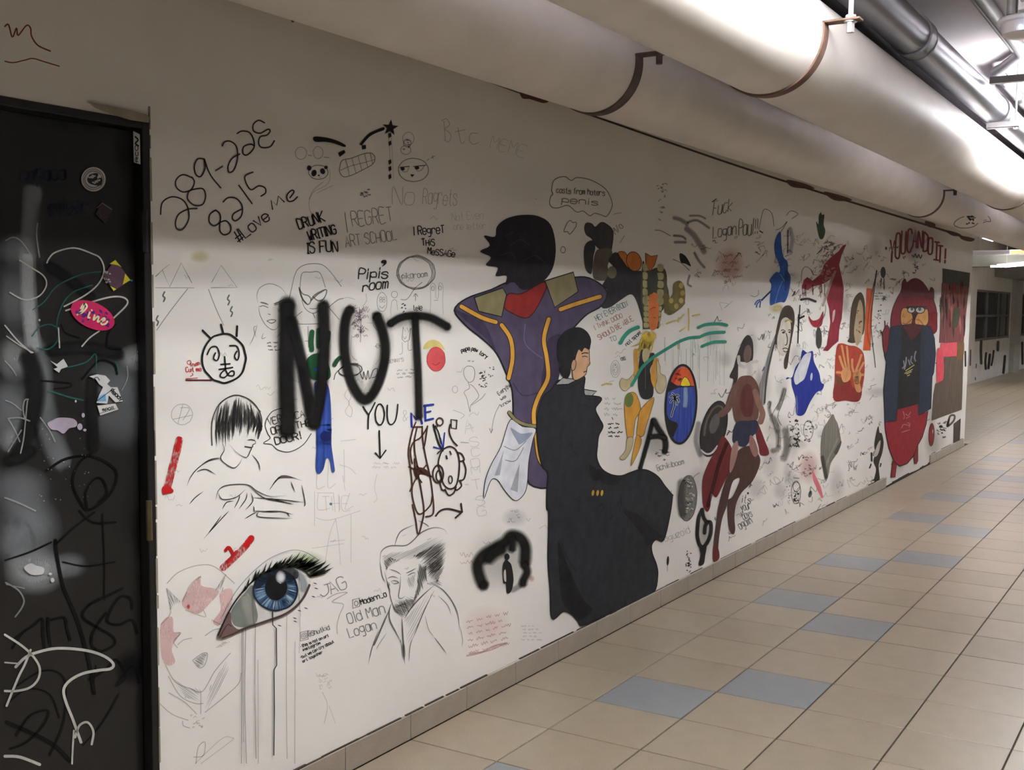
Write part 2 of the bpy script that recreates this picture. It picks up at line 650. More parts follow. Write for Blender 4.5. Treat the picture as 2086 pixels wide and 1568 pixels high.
for q in (0.0, 0.75):
    yy = e2.y + 0.3 + q
    MB().tube([(e2.x, yy, zb - 0.013), (e2.x, yy + 0.12, zb - 0.015)], 0.044, 16).build('coupling', M_GALVD, o, True)
c = on_z(2092, 48, 2.93)
dv = empty('dome_device', (c.x, c.y, 2.93))
tagit(dv, 'round white ceiling device with a blue indicator, hung from a grey post', 'device')
b = MB()
lathe_profile(b, (0, 0, 0), [(0.075, -0.055), (0.098, -0.045), (0.105, -0.02), (0.105, 0.0), (0.118, 0.004), (0.12, 0.016), (0.112, 0.024), (0.05, 0.03)], 40)
b.build('housing', M_WHITEP, dv, True)
q = on_z(2062, 10, 3.0) - Vector((c.x, c.y, 2.93))
MB().tube([(q.x, q.y, 0.028), (q.x, q.y, CEIL - 2.93)], 0.022, 20).build('post', M_GREYP, dv, True)
b = MB()
b.box((q.x + 0.03, q.y - 0.05, 0.034), (q.x + 0.2, q.y + 0.09, 0.22), 0.004)
bx = b.build('perforated_box', M_WHITEP, dv)
for k in range(3):
    for j in range(3):
        MB().tube([(q.x + 0.045 + j * 0.05, q.y - 0.0525, 0.07 + k * 0.045), (q.x + 0.045 + j * 0.05, q.y - 0.0495, 0.07 + k * 0.045)], 0.006, 10).build('hole', M_GLASS, bx)
q = on_z(2071, 46, 2.93 - 0.03)
dd = (Vector((q.x, q.y, 0)) - Vector((c.x, c.y, 0))).normalized()
MB().tube([dd * 0.100 + Vector((0, 0, -0.032)), dd * 0.106 + Vector((0, 0, -0.032))], 0.006, 12).build('indicator', glow('blue_indicator', (150, 190, 255), 6.0), dv)

# ------------------------------------------------------------------ fluorescent fixtures


M_TUBE_DIM = glow('worn_fluorescent_tube', (252, 249, 248), TUBE * 0.3)


def fixture(x, y, z_, label, length=1.25, tube=None):
    f = empty('strip_light', (x, y, z_))
    tagit(f, label, 'ceiling light', 'fluorescent strip lights down the corridor')
    h = length / 2
    b_ = MB()
    b_.box((-0.03, -h, 0.006), (0.03, h, 0.045), 0.006)
    b_.build('channel', M_FIX, f)
    for s_ in (-0.15, -0.05, 0.05, 0.15):
        MB().tube([(s_, -h + 0.03, -0.012), (s_, h - 0.03, -0.012)], 0.013, 12).build('tube', tube or M_TUBE, f, True)
        for e in (-1, 1):
            MB().box((s_ - 0.017, e * (h - 0.03) - 0.012, -0.03), (s_ + 0.017, e * (h - 0.03) + 0.012, 0.012), 0.003).build('lamp_holder', M_FIX, f)
    for e in (-1, 0, 1):
        MB().box((-0.17, e * (h - 0.03) - 0.014, 0.0), (0.17, e * (h - 0.03) + 0.014, 0.02), 0.003).build('bracket', M_FIX, f)
    for e in (-0.6, 0.6):
        MB().tube([(0, e * h, 0.04), (0, e * h, CEIL - z_ - 0.002)], 0.005, 8).build('rod', M_GREYP, f, True)
    return f


ORD = ['above the wall behind the viewer', 'nearest the bolted pipe strap', 'second along the pipes', 'third along the pipes', 'fourth along the pipes', 'fifth along the pipes', 'sixth along the pipes', 'last one along the pipes']
for y, nm in zip(LAMP_Y, ORD):
    fixture(LAMP_X, y, LAMP_Z, 'white four-tube fluorescent light, ' + nm, 2.1)

# ------------------------------------------------------------------ far recess: wall, windows, beams, lamp
fw0 = on_x(1991, 589, REC)
fw1 = on_x(1984, 696, REC)
WZ0, WZ1 = fw1.z, fw0.z
WA = on_x(1990, 640, REC).y - 0.1
WB = on_x(2058, 640, REC).y
PB = on_x(2073, 640, REC).y
WC = PB + (WB - WA)
mb = MB()
mb.box((REC - 0.2, WALL_END, 0), (REC, WA, CEIL))
mb.box((REC - 0.2, WA, 0), (REC, WB, WZ0))
mb.box((REC - 0.2, WA, WZ1), (REC, WB, CEIL))
mb.box((REC - 0.2, WB, 0), (REC, PB, CEIL))
mb.box((REC - 0.2, PB, 0), (REC, WC, WZ0))
mb.box((REC - 0.2, PB, WZ1), (REC, WC, CEIL))
mb.box((REC - 0.2, WC, 0), (REC, Y1, CEIL))
farw = tagit(mb.build('wall_recess', M_FARWALL), 'pale far wall with dark windows beyond the end of the graffiti wall', kind='structure')
MB().box((REC, WB + 0.15, 0), (REC + 0.12, PB - 0.1, 2.49)).build('pilaster', surf('grey_pilaster', (170, 168, 160), 0.6), farw)
for wi, (a, b_) in enumerate(((WA, WB), (PB, WC))):
    wn = empty('window_%d' % (wi + 1), (REC - 0.06, a, WZ0))
    tagit(wn, ['dark six-pane window at the end of the graffiti wall', 'dark six-pane window past the grey pilaster'][wi], kind='structure')
    W_, H_ = b_ - a, WZ1 - WZ0
    f = MB()
    f.box((-0.03, 0, 0), (0.04, 0.06, H_))
    f.box((-0.03, W_ - 0.06, 0), (0.04, W_, H_))
    f.box((-0.03, 0, 0), (0.05, W_, 0.06))
    f.box((-0.03, 0, H_ - 0.05), (0.04, W_, H_))
    f.build('frame', M_WFRAME, wn)
    for k in (1, 2):
        MB().box((-0.02, W_ * k / 3 - 0.06, 0.05), (0.03, W_ * k / 3 + 0.06, H_ - 0.04)).build('mullion', M_WFRAME, wn)
    MB().box((-0.02, 0.05, H_ * 0.47), (0.035, W_ - 0.05, H_ * 0.47 + 0.05)).build('transom', M_WFRAME, wn)
    for k in range(3):
        for j in range(2):
            MB().box((-0.012, W_ * k / 3 + 0.05, 0.05 if j == 0 else H_ * 0.5), (-0.004, W_ * (k + 1) / 3 - 0.05, H_ * 0.48 if j == 0 else H_ - 0.05)).build('pane', M_GLASS, wn)
# beams and boxed ducts over the recess
q = on_x(2000, 545, REC)
b = MB().box((REC, 23.5, 2.62), (-0.9, 24.1, 2.95)).build('concrete_beam', M_BEAM)
tagit(b, 'grey boxed beam above the far windows', 'beam')
b = MB().box((REC + 0.005, 27.2, 2.5), (-1.3, 40, 2.75)).build('boxed_duct', M_BEAM)
tagit(b, 'long grey boxed duct along the top of the far wall', 'duct')
b = MB().tube([(REC, 22.3, 2.86), (-0.3, 22.3, 2.86)], 0.05, 12).build('cross_pipe', M_GREYP, None, True)
tagit(b, 'grey cross pipe under the ceiling of the far recess', 'pipe')
fx = on_z(2078, 538, 2.62)
f = fixture(fx.x, fx.y, 2.62, 'white hanging strip light in the far recess before the windows', 2.4, M_TUBE_DIM)
f.rotation_euler.z = 0.5
ff = on_z(2040, 497, 3.1)
f = fixture(-0.95, 19.6, 3.0, 'bright strip light close to the ceiling over the recess', 1.25, M_TUBE_DIM)
c = on_cyl(2076, 514, *P1)
c = on_z(2076, 515, 2.75)
ex = empty('exit_sign', (c.x, c.y, 2.72))
tagit(ex, 'small glowing red sign in the recess beside the hanging light', 'sign')
MB().box((-0.16, -0.03, 0), (0.16, 0.03, 0.09), 0.006).build('case', M_WHITEP, ex)
MB().box((-0.14, -0.034, 0.012), (0.14, -0.029, 0.078)).build('face', glow('red_sign_face', (255, 60, 40), 3.0), ex)
MB().tube([(0, 0, 0.085), (0, 0, CEIL - 2.72)], 0.008, 8).build('stem', M_GREYP, ex)

# ------------------------------------------------------------------ drawing tools: flat paint, ink and pencil on a surface
FONT = {
    'A': '022842 1434', 'B': '02082837362505 2534332202', 'C': '4738180703123243', 'D': '02082847432202', 'E': '48080242 0535',
    'F': '480802 0535', 'G': '47381807031232434525', 'H': '0208 4248 0545', 'I': '1232 2228 1838', 'J': '4843321203', 'K': '0208 480542',
    'L': '080242', 'M': '0208254842', 'N': '02084248', 'O': '180703123243473818', 'P': '02083847463505', 'Q': '180703123243473818 2442',
    'R': '02083847463505 2542', 'S': '4738180706354443321203', 'T': '0848 2822', 'U': '080312324348', 'V': '082248', 'W': '0812253248',
    'X': '0842 0248', 'Y': '082548 2522', 'Z': '08480242',
    'a': '461605031232434642', 'b': '0802 0516364543321203', 'c': '4636160503123243', 'd': '4842 4536160503123243', 'e': '04444536160503123243',
    'f': '48382722 1636', 'g': '4636160504133344 46413010', 'h': '0802 0516364542', 'i': '2622 2728', 'j': '26211000 2728', 'k': '0802 460442',
    'l': '2822', 'm': '0602 05162522 25364542', 'n': '0602 0516364542', 'o': '160503123243453616', 'p': '0600 0516364543331304',
    'q': '4640 4536160504133344', 'r': '0602 05163645', 's': '453616053443321203', 't': '28233242 1636', 'u': '060312324346 4642',
    'v': '062246', 'w': '0612243246', 'x': '0642 0246', 'y': '0623 462310', 'z': '06460242',
    '0': '180703123243473818', '1': '172822', '2': '07183847460242', '3': '07183847463515 35444332120 3'.replace(' 3', '3'), '4': '380444 3832',
    '5': '480805354443321203', '6': '4738180703123243443505', '7': '084822', '8': '1807061535444332120304153546473818', '9': '453515060718384745 4522',
    '!': '2824 2223', '#': '1228 3248 0545 0343', '-': '1535', '.': '2223', ',': '2311', "'": '2826', '&': '42061728271604031222 44'.replace(' 44', '44'),
    '@': '34242536 3645433212030507183848', '+': '0545 2327', '_': '0242', '/': '0248', ':': '2324 2627', '?': '0718384735 2425 2223',
}


def CR(x0, y0, s):
    return (x0, y0, s)


FULL = CR(0, 0, 1)
A1, A2, A3 = CR(0, 0, 2.98), CR(0, 520, 2.98), CR(0, 1040, 2.97)
A5, A6 = CR(1700, 440, 5.404), CR(1700, 700, 5.404)
B1, B2, B3, B4 = CR(560, 220, 3.863), CR(540, 560, 4.533), CR(600, 800, 4.17), CR(600, 1060, 3.725)
B5, B6, B7, B8 = CR(900, 380, 4.01), CR(900, 640, 3.725), CR(1040, 960, 4.962), CR(1180, 600, 6.937)
D1, D2, D3, D4, D5, D6 = CR(1090, 330, 5.21), CR(1400, 380, 5.21), CR(1400, 640, 5.21), CR(1300, 880, 5.21), CR(1600, 800, 6.937), CR(1780, 560, 9.445)
E3, E4 = CR(1900, 440, 11.2), CR(1940, 560, 6.534)


def P(cr, flat):
    return [(cr[0] + flat[i] / cr[2], cr[1] + flat[i + 1] / cr[2]) for i in range(0, len(flat), 2)]


def spline(pts, closed=False, n=5):
    if len(pts) < 3:
        return list(pts)
    out = []
    m = len(pts)
    rng = range(m if closed else m - 1)
    for i in rng:
        if closed:
            p0, p1, p2, p3 = pts[(i - 1) % m], pts[i], pts[(i + 1) % m], pts[(i + 2) % m]
        else:
            p0, p1, p2, p3 = pts[max(i - 1, 0)], pts[i], pts[i + 1], pts[min(i + 2, m - 1)]
        for k in range(n):
            t = k / n
            t2, t3 = t * t, t * t * t
            out.append(tuple(0.5 * (2 * p1[j] + (p2[j] - p0[j]) * t + (2 * p0[j] - 5 * p1[j] + 4 * p2[j] - p3[j]) * t2 + (3 * p1[j] - p0[j] - 3 * p2[j] + p3[j]) * t3) for j in (0, 1)))
    if not closed:
        out.append(tuple(pts[-1]))
    return out


def wall_map(x, y, off):
    return on_x(x, y, WX + off)


def door_map(x, y, off):
    return on_x(x, y, DX + off)


def frame_map(x, y, off):
    return on_x(x, y, WX + 0.004 + off)


def pipe1_map(x, y, off):
    return on_cyl(x, y, P1[0], P1[1], P1[2] + off)


class Draw:
    def __init__(s, name, label=None, z=1, parent=None, mp=wall_map):
        s.name, s.label, s.mp, s.parent = name, label, mp, parent if parent is not None else wall
        s.base = 0.0004 + z * 0.0008
        s.step, s.last = 0.00003, None
        s.parts = []
        s.cur = None
        s.layer = 0
        s.root = None
        s.part(name, label)

    def part(s, name, label=None):
        s.cur = dict(name=name, label=label, v=[], f=[], fm=[], a=[], mats=[])
        s.parts.append(s.cur)
        return s

    def _add(s, pts, alph, faces, mat):
        c = s.cur
        if mat is not s.last:
            s.layer += 1
            s.last = mat
        off = s.base + s.layer * s.step
        n0 = len(c['v'])
        for (x, y) in pts:
            c['v'].append(s.mp(x, y, off))
        c['a'] += alph
        if mat not in c['mats']:
            c['mats'].append(mat)
        mi = c['mats'].index(mat)
        for f in faces:
            c['f'].append(tuple(i + n0 for i in f))
            c['fm'].append(mi)

    # stroke, width in crop units
    def s(s, cr, flat, w, mat, closed=False, smooth=True, taper=False):
        s._stroke(P(cr, flat), w / cr[2], mat, closed, smooth, taper)
        return s

    def _stroke(s, pts, w, mat, closed=False, smooth=True, taper=False):
        if smooth:
            pts = spline(pts, closed)
        elif closed:
            pts = list(pts) + [pts[0]]
        if closed and smooth:
            pts = pts + [pts[0]]
        if taper and len(pts) == 2:
            (ax_, ay_), (bx_, by_) = pts
            pts = [(ax_ + (bx_ - ax_) * k_ / 5, ay_ + (by_ - ay_) * k_ / 5) for k_ in range(6)]
        m = len(pts)
        L, Rr = [], []
        for i, p in enumerate(pts):
            a, b = pts[max(i - 1, 0)], pts[min(i + 1, m - 1)]
            if closed:
                a = pts[i - 1] if i > 0 else pts[m - 2]
                b = pts[i + 1] if i < m - 1 else pts[1]
            dx, dy = b[0] - a[0], b[1] - a[1]
            d = math.hypot(dx, dy) or 1
            h = w / 2
            if taper:
                t = i / (m - 1)
                h *= max(0.12, min(1, 3.2 * min(t + 0.05, 1 - t)))
            nx, ny = -dy / d * h, dx / d * h
            L.append((p[0] + nx, p[1] + ny))
            Rr.append((p[0] - nx, p[1] - ny))
        v = L + Rr
        f = [(i, i + 1, m + i + 1, m + i) for i in range(m - 1)]
        if not closed and not taper and w > 2.2:
            for e, q in ((0, 1), (m - 1, -1)):
                c = pts[e]
                dx, dy = (pts[e + q][0] - c[0]), (pts[e + q][1] - c[1])
                d = math.hypot(dx, dy) or 1
                ang = math.atan2(-dy, -dx)
                k0 = len(v)
                v.append(c)
                for k in range(7):
                    t = ang - math.pi / 2 + math.pi * k / 6
                    v.append((c[0] + math.cos(t) * w / 2, c[1] + math.sin(t) * w / 2))
                f += [(k0, k0 + 1 + k, k0 + 2 + k) for k in range(6)]
        s._add(v, [1.0] * len(v), f, mat)

    # soft spray-paint stroke
    def sp(s, cr, flat, w, mat, closed=False, core=0.5, k=1.0):
        pts = spline(P(cr, flat), closed, 8)
        if closed:
            pts.append(pts[0])
        w = w / cr[2]
        m = len(pts)
        prof = ((-1, 0), (-core, 0.88), (-core * 0.5, 1.0), (core * 0.5, 1.0), (core, 0.88), (1, 0))
        v, al = [], []
        # fade-in and fade-out rows
        rows = []
        d0 = (pts[0][0] - pts[1][0], pts[0][1] - pts[1][1])
        d1 = (pts[-1][0] - pts[-2][0], pts[-1][1] - pts[-2][1])
        if not closed:
            q = math.hypot(*d0) or 1
            rows.append(((pts[0][0] + d0[0] / q * w * 0.5, pts[0][1] + d0[1] / q * w * 0.5), 0.0, 0.55))
            rows.append((pts[0], 1.0, 0.9))
        else:
            rows.append((pts[0], 1.0, 1.0))
        rows += [(p_, 1.0, 1.0) for p_ in pts[1:-1]]
        if not closed:
            q = math.hypot(*d1) or 1
            rows.append((pts[-1], 1.0, 0.9))
            rows.append(((pts[-1][0] + d1[0] / q * w * 0.5, pts[-1][1] + d1[1] / q * w * 0.5), 0.0, 0.55))
        else:
            rows.append((pts[0], 1.0, 1.0))
        m = len(rows)
        for i, (p_, aa, ws) in enumerate(rows):
            a, b = rows[max(i - 1, 0)][0], rows[min(i + 1, m - 1)][0]
            dx, dy = b[0] - a[0], b[1] - a[1]
            d = math.hypot(dx, dy) or 1
            nx, ny = -dy / d, dx / d
            for u, pa in prof:
                v.append((p_[0] + nx * u * w * 0.72 * ws, p_[1] + ny * u * w * 0.72 * ws))
                al.append(pa * aa * k)
        if not closed and core > 0.5:
            for e in (pts[0], pts[-1]):
                s.last = None
                s.dab(FULL, e[0], e[1], w * 0.66, w * 0.66, mat, k)
        s.last = None
        n = len(prof)
        f = [(i * n + j, i * n + j + 1, (i + 1) * n + j + 1, (i + 1) * n + j) for i in range(m - 1) for j in range(n - 1)]
        s._add(v, al, f, mat)
        return s

    # soft round dab
    def dab(s, cr, cx, cy, rx, ry, mat, k=1.0, rot=0.0):
        c = P(cr, [cx, cy])[0]
        rx, ry = rx / cr[2], ry / cr[2]
        v, al = [c], [k]
        N = 20
        co, si = math.cos(rot), math.sin(rot)
        for u, pa in ((0.45, 0.8), (0.75, 0.35), (1.0, 0.0)):
            for j in range(N):
                t = 2 * math.pi * j / N
                x, y = math.cos(t) * rx * u, math.sin(t) * ry * u
                v.append((c[0] + x * co - y * si, c[1] + x * si + y * co))
                al.append(pa * k)
        f = [(0, 1 + j, 1 + (j + 1) % N) for j in range(N)]
        for q in range(2):
            a, b = 1 + q * N, 1 + (q + 1) * N
            f += [(a + j, b + j, b + (j + 1) % N, a + (j + 1) % N) for j in range(N)]
        s._add(v, al, f, mat)
        return s

    def _fill(s, pts, mat):
        tri = tessellate_polygon([[Vector((x, y, 0)) for x, y in pts]])
        s._add(pts, [1.0] * len(pts), [tuple(t) for t in tri], mat)

    def f(s, cr, flat, mat, smooth=True, ow=0, om=None):
        pts = P(cr, flat)
        if smooth:
            pts = spline(pts, True, 4)
        s._fill(pts, mat)
        if ow:
            s._stroke(pts + [pts[0]], ow / cr[2], om, False, False)
        return s

    def _ell(s, cr, cx, cy, rx, ry, rot=0, a0=0, a1=360, n=28, wob=0.0):
        c = P(cr, [cx, cy])[0]
        co, si = math.cos(math.radians(rot)), math.sin(math.radians(rot))
        o = []
        for k in range(n + (0 if abs(a1 - a0) >= 360 else 1)):
            t = math.radians(a0 + (a1 - a0) * k / n)
            q = 1 + random.uniform(-wob, wob)
            x, y = math.cos(t) * rx / cr[2] * q, math.sin(t) * ry / cr[2] * q
            o.append((c[0] + x * co - y * si, c[1] + x * si + y * co))
        return o

    def e(s, cr, cx, cy, rx, ry, w, mat, rot=0, a0=0, a1=360, wob=0.02):
        pts = s._ell(cr, cx, cy, rx, ry, rot, a0, a1, 24, wob)
        s._stroke(pts, w / cr[2], mat, abs(a1 - a0) >= 360, True)
        return s

    def d(s, cr, cx, cy, rx, ry, mat, rot=0, ow=0, om=None):
        pts = s._ell(cr, cx, cy, rx, ry, rot)
        s._fill(pts, mat)
        if ow:
            s._stroke(pts, ow / cr[2], om, True, False)
        return s

    def t(s, cr, text, x0, y0, x1, y1, h, w, mat, up=None, jit=0.06):
        (ax, ay), (bx, by) = P(cr, [x0, y0, x1, y1])
        h, w = h / cr[2], w / cr[2]
        adv = [(2.4 if c in "iIl1!.,'" else (3.2 if c == ' ' else 5.2)) for c in text]
        tot = sum(adv) - 1.2
        dx, dy = (bx - ax) / tot, (by - ay) / tot
        if up is None:
            L = math.hypot(bx - ax, by - ay)
            ux, uy = (by - ay) / L, -(bx - ax) / L
        else:
            q = math.hypot(*up)
            ux, uy = up[0] / q, up[1] / q
        ux, uy = ux * h / 6, uy * h / 6
        pos = 0.0
        for c, a in zip(text, adv):
            g = FONT.get(c)
            if g:
                narrow = a < 3
                jx, jy, js = random.uniform(-jit, jit) * 3, random.uniform(-jit, jit) * 4, 1 + random.uniform(-jit, jit) * 1.6
                for st in g.split():
                    pts = []
                    for i in range(0, len(st), 2):
                        gx, gy = int(st[i]), (int(st[i + 1]) - 2) * js
                        if narrow:
                            gx = gx * 0.6 - 0.4
                        gx += pos + jx + random.uniform(-jit, jit) * 2
                        gy += jy + random.uniform(-jit, jit) * 2
                        pts.append((ax + dx * gx + ux * gy, ay + dy * gx + uy * gy))
                    if len(pts) > 1:
                        s._stroke(pts, w, mat, False, len(pts) > 3)
            pos += a
        return s

    # hatching inside a polygon
    def h(s, cr, flat, ang, gap, w, mat, jit=0.3, curve=0.0):
        poly = P(cr, flat)
        gap, w = gap / cr[2], w / cr[2]
        co, si = math.cos(math.radians(ang)), math.sin(math.radians(ang))
        rp = [(x * co + y * si, -x * si + y * co) for x, y in poly]
        lo, hi = min(q[1] for q in rp), max(q[1] for q in rp)
        y = lo + gap / 2
        while y < hi:
            xs = []
            for i in range(len(rp)):
                (x1, y1), (x2, y2) = rp[i], rp[(i + 1) % len(rp)]
                if (y1 <= y) != (y2 <= y):
                    xs.append(x1 + (y - y1) * (x2 - x1) / (y2 - y1))
            xs.sort()
            for a, b in zip(xs[::2], xs[1::2]):
                ln = b - a
                a += random.uniform(0, jit) * ln * 0.5
                b -= random.uniform(0, jit) * ln * 0.5
                if b - a < w:
                    continue
                yj = y + random.uniform(-0.3, 0.3) * gap
                yk = y + random.uniform(-0.3, 0.3) * gap
                mid = ((a + b) / 2, (yj + yk) / 2 + curve * (b - a))
                pts = [(a, yj), mid, (b, yk)]
                s._stroke([(px * co - py * si, px * si + py * co) for px, py in pts], w, mat, False, True, True)
            y += gap * random.uniform(0.75, 1.25)
        return s

    # illegible scribble: rows of small squiggles
    def sc(s, cr, x, y, w, h, n, wid, mat, slope=0.0):
        for k in range(n):
            sx, sy = x + random.uniform(0, w * 0.7), y + random.uniform(0, h)
            ln = random.uniform(0.12, 0.32) * w
            am = min(h * 0.10, ln * 0.35)
            pts = []
            m = random.randint(4, 8)
            for i in range(m):
                pts += [sx + ln * i / m, sy + slope * ln * i / m + random.uniform(-am, am)]
            s.s(cr, pts, wid, mat)
        return s

    # rows of tiny handwriting
    def rows(s, cr, x, y, w, dy, n, h, wid, mat, slope=0.0):
        for k in range(n):
            cx = x + random.uniform(0, 0.1) * w
            ex_ = x + w * random.uniform(0.7, 1.0)
            while cx < ex_:
                ln = random.uniform(1.2, 3.4) * h
                pts = []
                m = max(3, int(ln / h * 3))
                for i in range(m):
                    pts += [cx + ln * i / m, y + k * dy + slope * (cx - x + ln * i / m) + (random.uniform(0, 0.5) if i % 2 else -random.uniform(0, 0.5)) * h]
                s.s(cr, pts, wid, mat)
                cx += ln + h * random.uniform(0.5, 0.9)
        return s

    def done(s, kind=None):
        root = None
        for c in s.parts:
            if not c['v']:
                continue
            me_ = bpy.data.meshes.new(c['name'])
            vv = c['v']
            me_.from_pydata([tuple(q) for q in vv], [], c['f'])
            for m_ in c['mats']:
                me_.materials.append(m_)
            me_.polygons.foreach_set('material_index', c['fm'])
            at = me_.attributes.new('a', 'FLOAT', 'POINT')
            at.data.foreach_set('value', c['a'])
            me_.update()
            if root is None:
                o = link(c['name'], me_, s.parent)
                if s.parent is door:
                    o.matrix_parent_inverse = door_inv
                root = o
            else:
                o = link(c['name'], me_, root)
            if s.parent is not None and o.parent is root and root is not o:
                pass
            if c['label']:
                o['label'] = c['label']
            if kind:
                o['kind'] = kind
        return root


K = paint(24, 23, 23)                          # black marker
INK = paint(40, 38, 37, 0.92)
PEN = paint(58, 55, 54, 0.72)
PC1 = paint(78, 76, 74, 0.62)                  # pencil, firm to faint
PC2 = paint(96, 94, 92, 0.42)
PC3 = paint(110, 108, 106, 0.26)
SPRAY = paint(16, 15, 15, 1.0, rough=0.5)

# ------------------------------------------------------------------ graffiti, left end of the wall
D = Draw('red_scrawl', 'red crayon squiggle high above the black door', 1)
RC = paint(130, 48, 36, 0.85)
D.s(A1, [30, 160, 52, 150, 75, 225, 100, 170, 110, 215, 160, 155, 185, 170, 192, 220, 230, 275, 305, 310], 9, RC)
D.s(A1, [30, 372, 80, 380, 150, 365, 200, 355, 270, 375, 360, 402], 7, RC).done()

D = Draw('phone_number', 'black marker number 289-228 8215 with #LoveMe beside the door', 2)
W_ = 9
for q in ([975, 1300, 985, 1230, 1040, 1195, 1105, 1210, 1140, 1260, 1145, 1330, 1110, 1390, 1075, 1390, 1065, 1350, 1085, 1300, 1140, 1270, 1195, 1265],
          [1165, 1078, 1110, 1060, 1070, 1090, 1070, 1135, 1110, 1165, 1160, 1150, 1180, 1105, 1165, 1075],
          [1170, 1150, 1230, 1145, 1248, 1190, 1230, 1240, 1180, 1245, 1140, 1210, 1145, 1165, 1170, 1150],
          [1240, 965, 1200, 965, 1180, 1010, 1190, 1060, 1220, 1070, 1245, 1020, 1240, 965, 1262, 1030, 1290, 1080, 1340, 1140],
          [1310, 1035, 1350, 1010],
          [1350, 885, 1365, 860, 1400, 858, 1435, 890, 1442, 960, 1420, 1030, 1390, 1045, 1385, 1005, 1410, 960, 1455, 935],
          [1440, 810, 1470, 795, 1515, 805, 1540, 850, 1540, 900, 1500, 940, 1475, 930, 1480, 890, 1520, 875, 1545, 885],
          [1605, 745, 1570, 730, 1538, 755, 1540, 795, 1580, 808, 1625, 785, 1640, 795, 1620, 820, 1580, 830, 1570, 870, 1590, 895, 1640, 890, 1665, 855],
          [1310, 1275, 1275, 1300, 1270, 1345, 1300, 1370, 1335, 1345, 1335, 1300, 1310, 1275],
          [1335, 1350, 1370, 1340, 1400, 1370, 1395, 1410, 1360, 1425, 1335, 1400, 1335, 1350],
          [1355, 1225, 1385, 1200, 1435, 1205, 1470, 1250, 1465, 1310, 1430, 1340, 1410, 1325, 1420, 1295, 1465, 1270],
          [1450, 1125, 1490, 1180, 1530, 1235],
          [1535, 1045, 1485, 1075, 1520, 1150, 1570, 1128, 1608, 1140, 1612, 1170, 1585, 1190],
          [1760, 1200, 1785, 1165, 1770, 1155, 1742, 1185, 1750, 1220, 1780, 1218, 1805, 1195]):
    D.s(A1, q, W_, INK)
D.t(A1, '#Love', 1450, 1475, 1640, 1325, 72, 8, INK)
D.s(A1, [1655, 1270, 1645, 1215, 1680, 1245, 1690, 1190, 1725, 1225], 8, INK, smooth=False).done()

D = Draw('angry_grin_doodle', 'pen doodle of heavy slanted eyebrows over a wide gritted grin', 2)
D.f(B1, [303, 228, 360, 226, 440, 240, 510, 265, 556, 292, 545, 306, 470, 280, 400, 266, 315, 264], K)
D.f(B1, [668, 285, 700, 240, 740, 200, 800, 170, 856, 150, 860, 172, 800, 195, 745, 226, 700, 275, 685, 292], K)
D.f(B1, [498, 352, 545, 330, 556, 350, 510, 385], K, False).f(B1, [682, 292, 716, 290, 718, 320, 686, 326], K, False)
D.s(B1, [510, 470, 530, 412, 600, 395, 700, 360, 760, 355, 788, 392, 770, 440, 700, 482, 600, 530, 540, 540, 512, 508], 6, PEN, closed=True)
D.s(B1, [515, 490, 600, 455, 700, 430, 788, 405], 4, PEN)
for q in ([556, 405, 575, 470, 585, 532], [606, 394, 622, 455, 640, 515], [655, 376, 668, 430, 685, 490], [705, 358, 718, 415, 732, 468], [750, 354, 762, 400, 768, 440]):
    D.s(B1, q, 4, PEN)
D.sc(B1, 655, 640, 110, 60, 9, 5, PEN)
D.done()

D = Draw('star_stick_doodle', 'black five-pointed star on a dashed stick, drawn in pen', 2)
st = []
for k in range(10):
    r_ = 66 if k % 2 == 0 else 27
    t_ = math.radians(-90 + 36 * k + 6)
    st += [908 + r_ * math.cos(t_), 155 + r_ * math.sin(t_)]
D.f(B1, st, K, False)
for y in (215, 278, 425, 478, 540):
    D.f(B1, [893, y - 12, 914, y - 22, 918, y + 8, 897, y + 22], K, False)
D.s(B1, [893, 200, 905, 400, 910, 565], 3, PC2).s(B1, [915, 200, 925, 400, 934, 560], 3, PC2).done()

D = Draw('round_eyes_doodle', 'two plain pencil circles joined by a dash, above a panda head', 1)
D.e(B1, 205, 355, 45, 48, 4, PC1).e(B1, 340, 350, 38, 48, 4, PC1).s(B1, [262, 370, 290, 376], 5, PC1).s(B1, [385, 385, 430, 392], 5, PC1).done()

D = Draw('panda_doodle', 'small ink panda head with dark ears and eye patches', 1)
D.e(B1, 342, 505, 76, 55, 6, PEN).d(B1, 270, 472, 18, 20, INK).d(B1, 402, 467, 14, 14, INK)
D.d(B1, 308, 512, 20, 26, INK, 20).d(B1, 376, 497, 19, 24, INK, -20).d(B1, 345, 530, 7, 6, INK).s(B1, [345, 532, 350, 545, 365, 543], 3, PEN).done()

D = Draw('pencil_arm', 'loose pencil outline curving down beside the panda head', 0)
D.s(B1, [430, 480, 432, 560, 400, 610, 310, 655, 275, 710, 268, 770, 290, 850], 4, PC2)
D.s(B1, [380, 580, 300, 650, 270, 720], 8, PC3).s(B1, [455, 610, 390, 640, 330, 670], 4, PC2).done()

D = Draw('sleepy_face_doodle', 'ink oval face with half-closed eyes and a tiny mouth', 1)
D.e(B1, 1090, 487, 118, 92, 6, PEN)
D.s(B1, [980, 468, 1060, 458], 6, INK).s(B1, [1000, 468, 1010, 500, 1040, 498, 1055, 462], 4, PEN).d(B1, 1005, 478, 16, 14, INK)
D.s(B1, [1088, 460, 1190, 450], 6, INK).s(B1, [1105, 460, 1118, 492, 1150, 490, 1175, 455], 4, PEN).d(B1, 1118, 470, 18, 14, INK)
D.f(B1, [1065, 522, 1098, 522, 1080, 545], INK, False)
D.s(B1, [1195, 415, 1215, 398], 4, PEN).s(B1, [1225, 395, 1258, 378], 4, PEN).s(B1, [1240, 372, 1245, 400], 4, PEN).done()

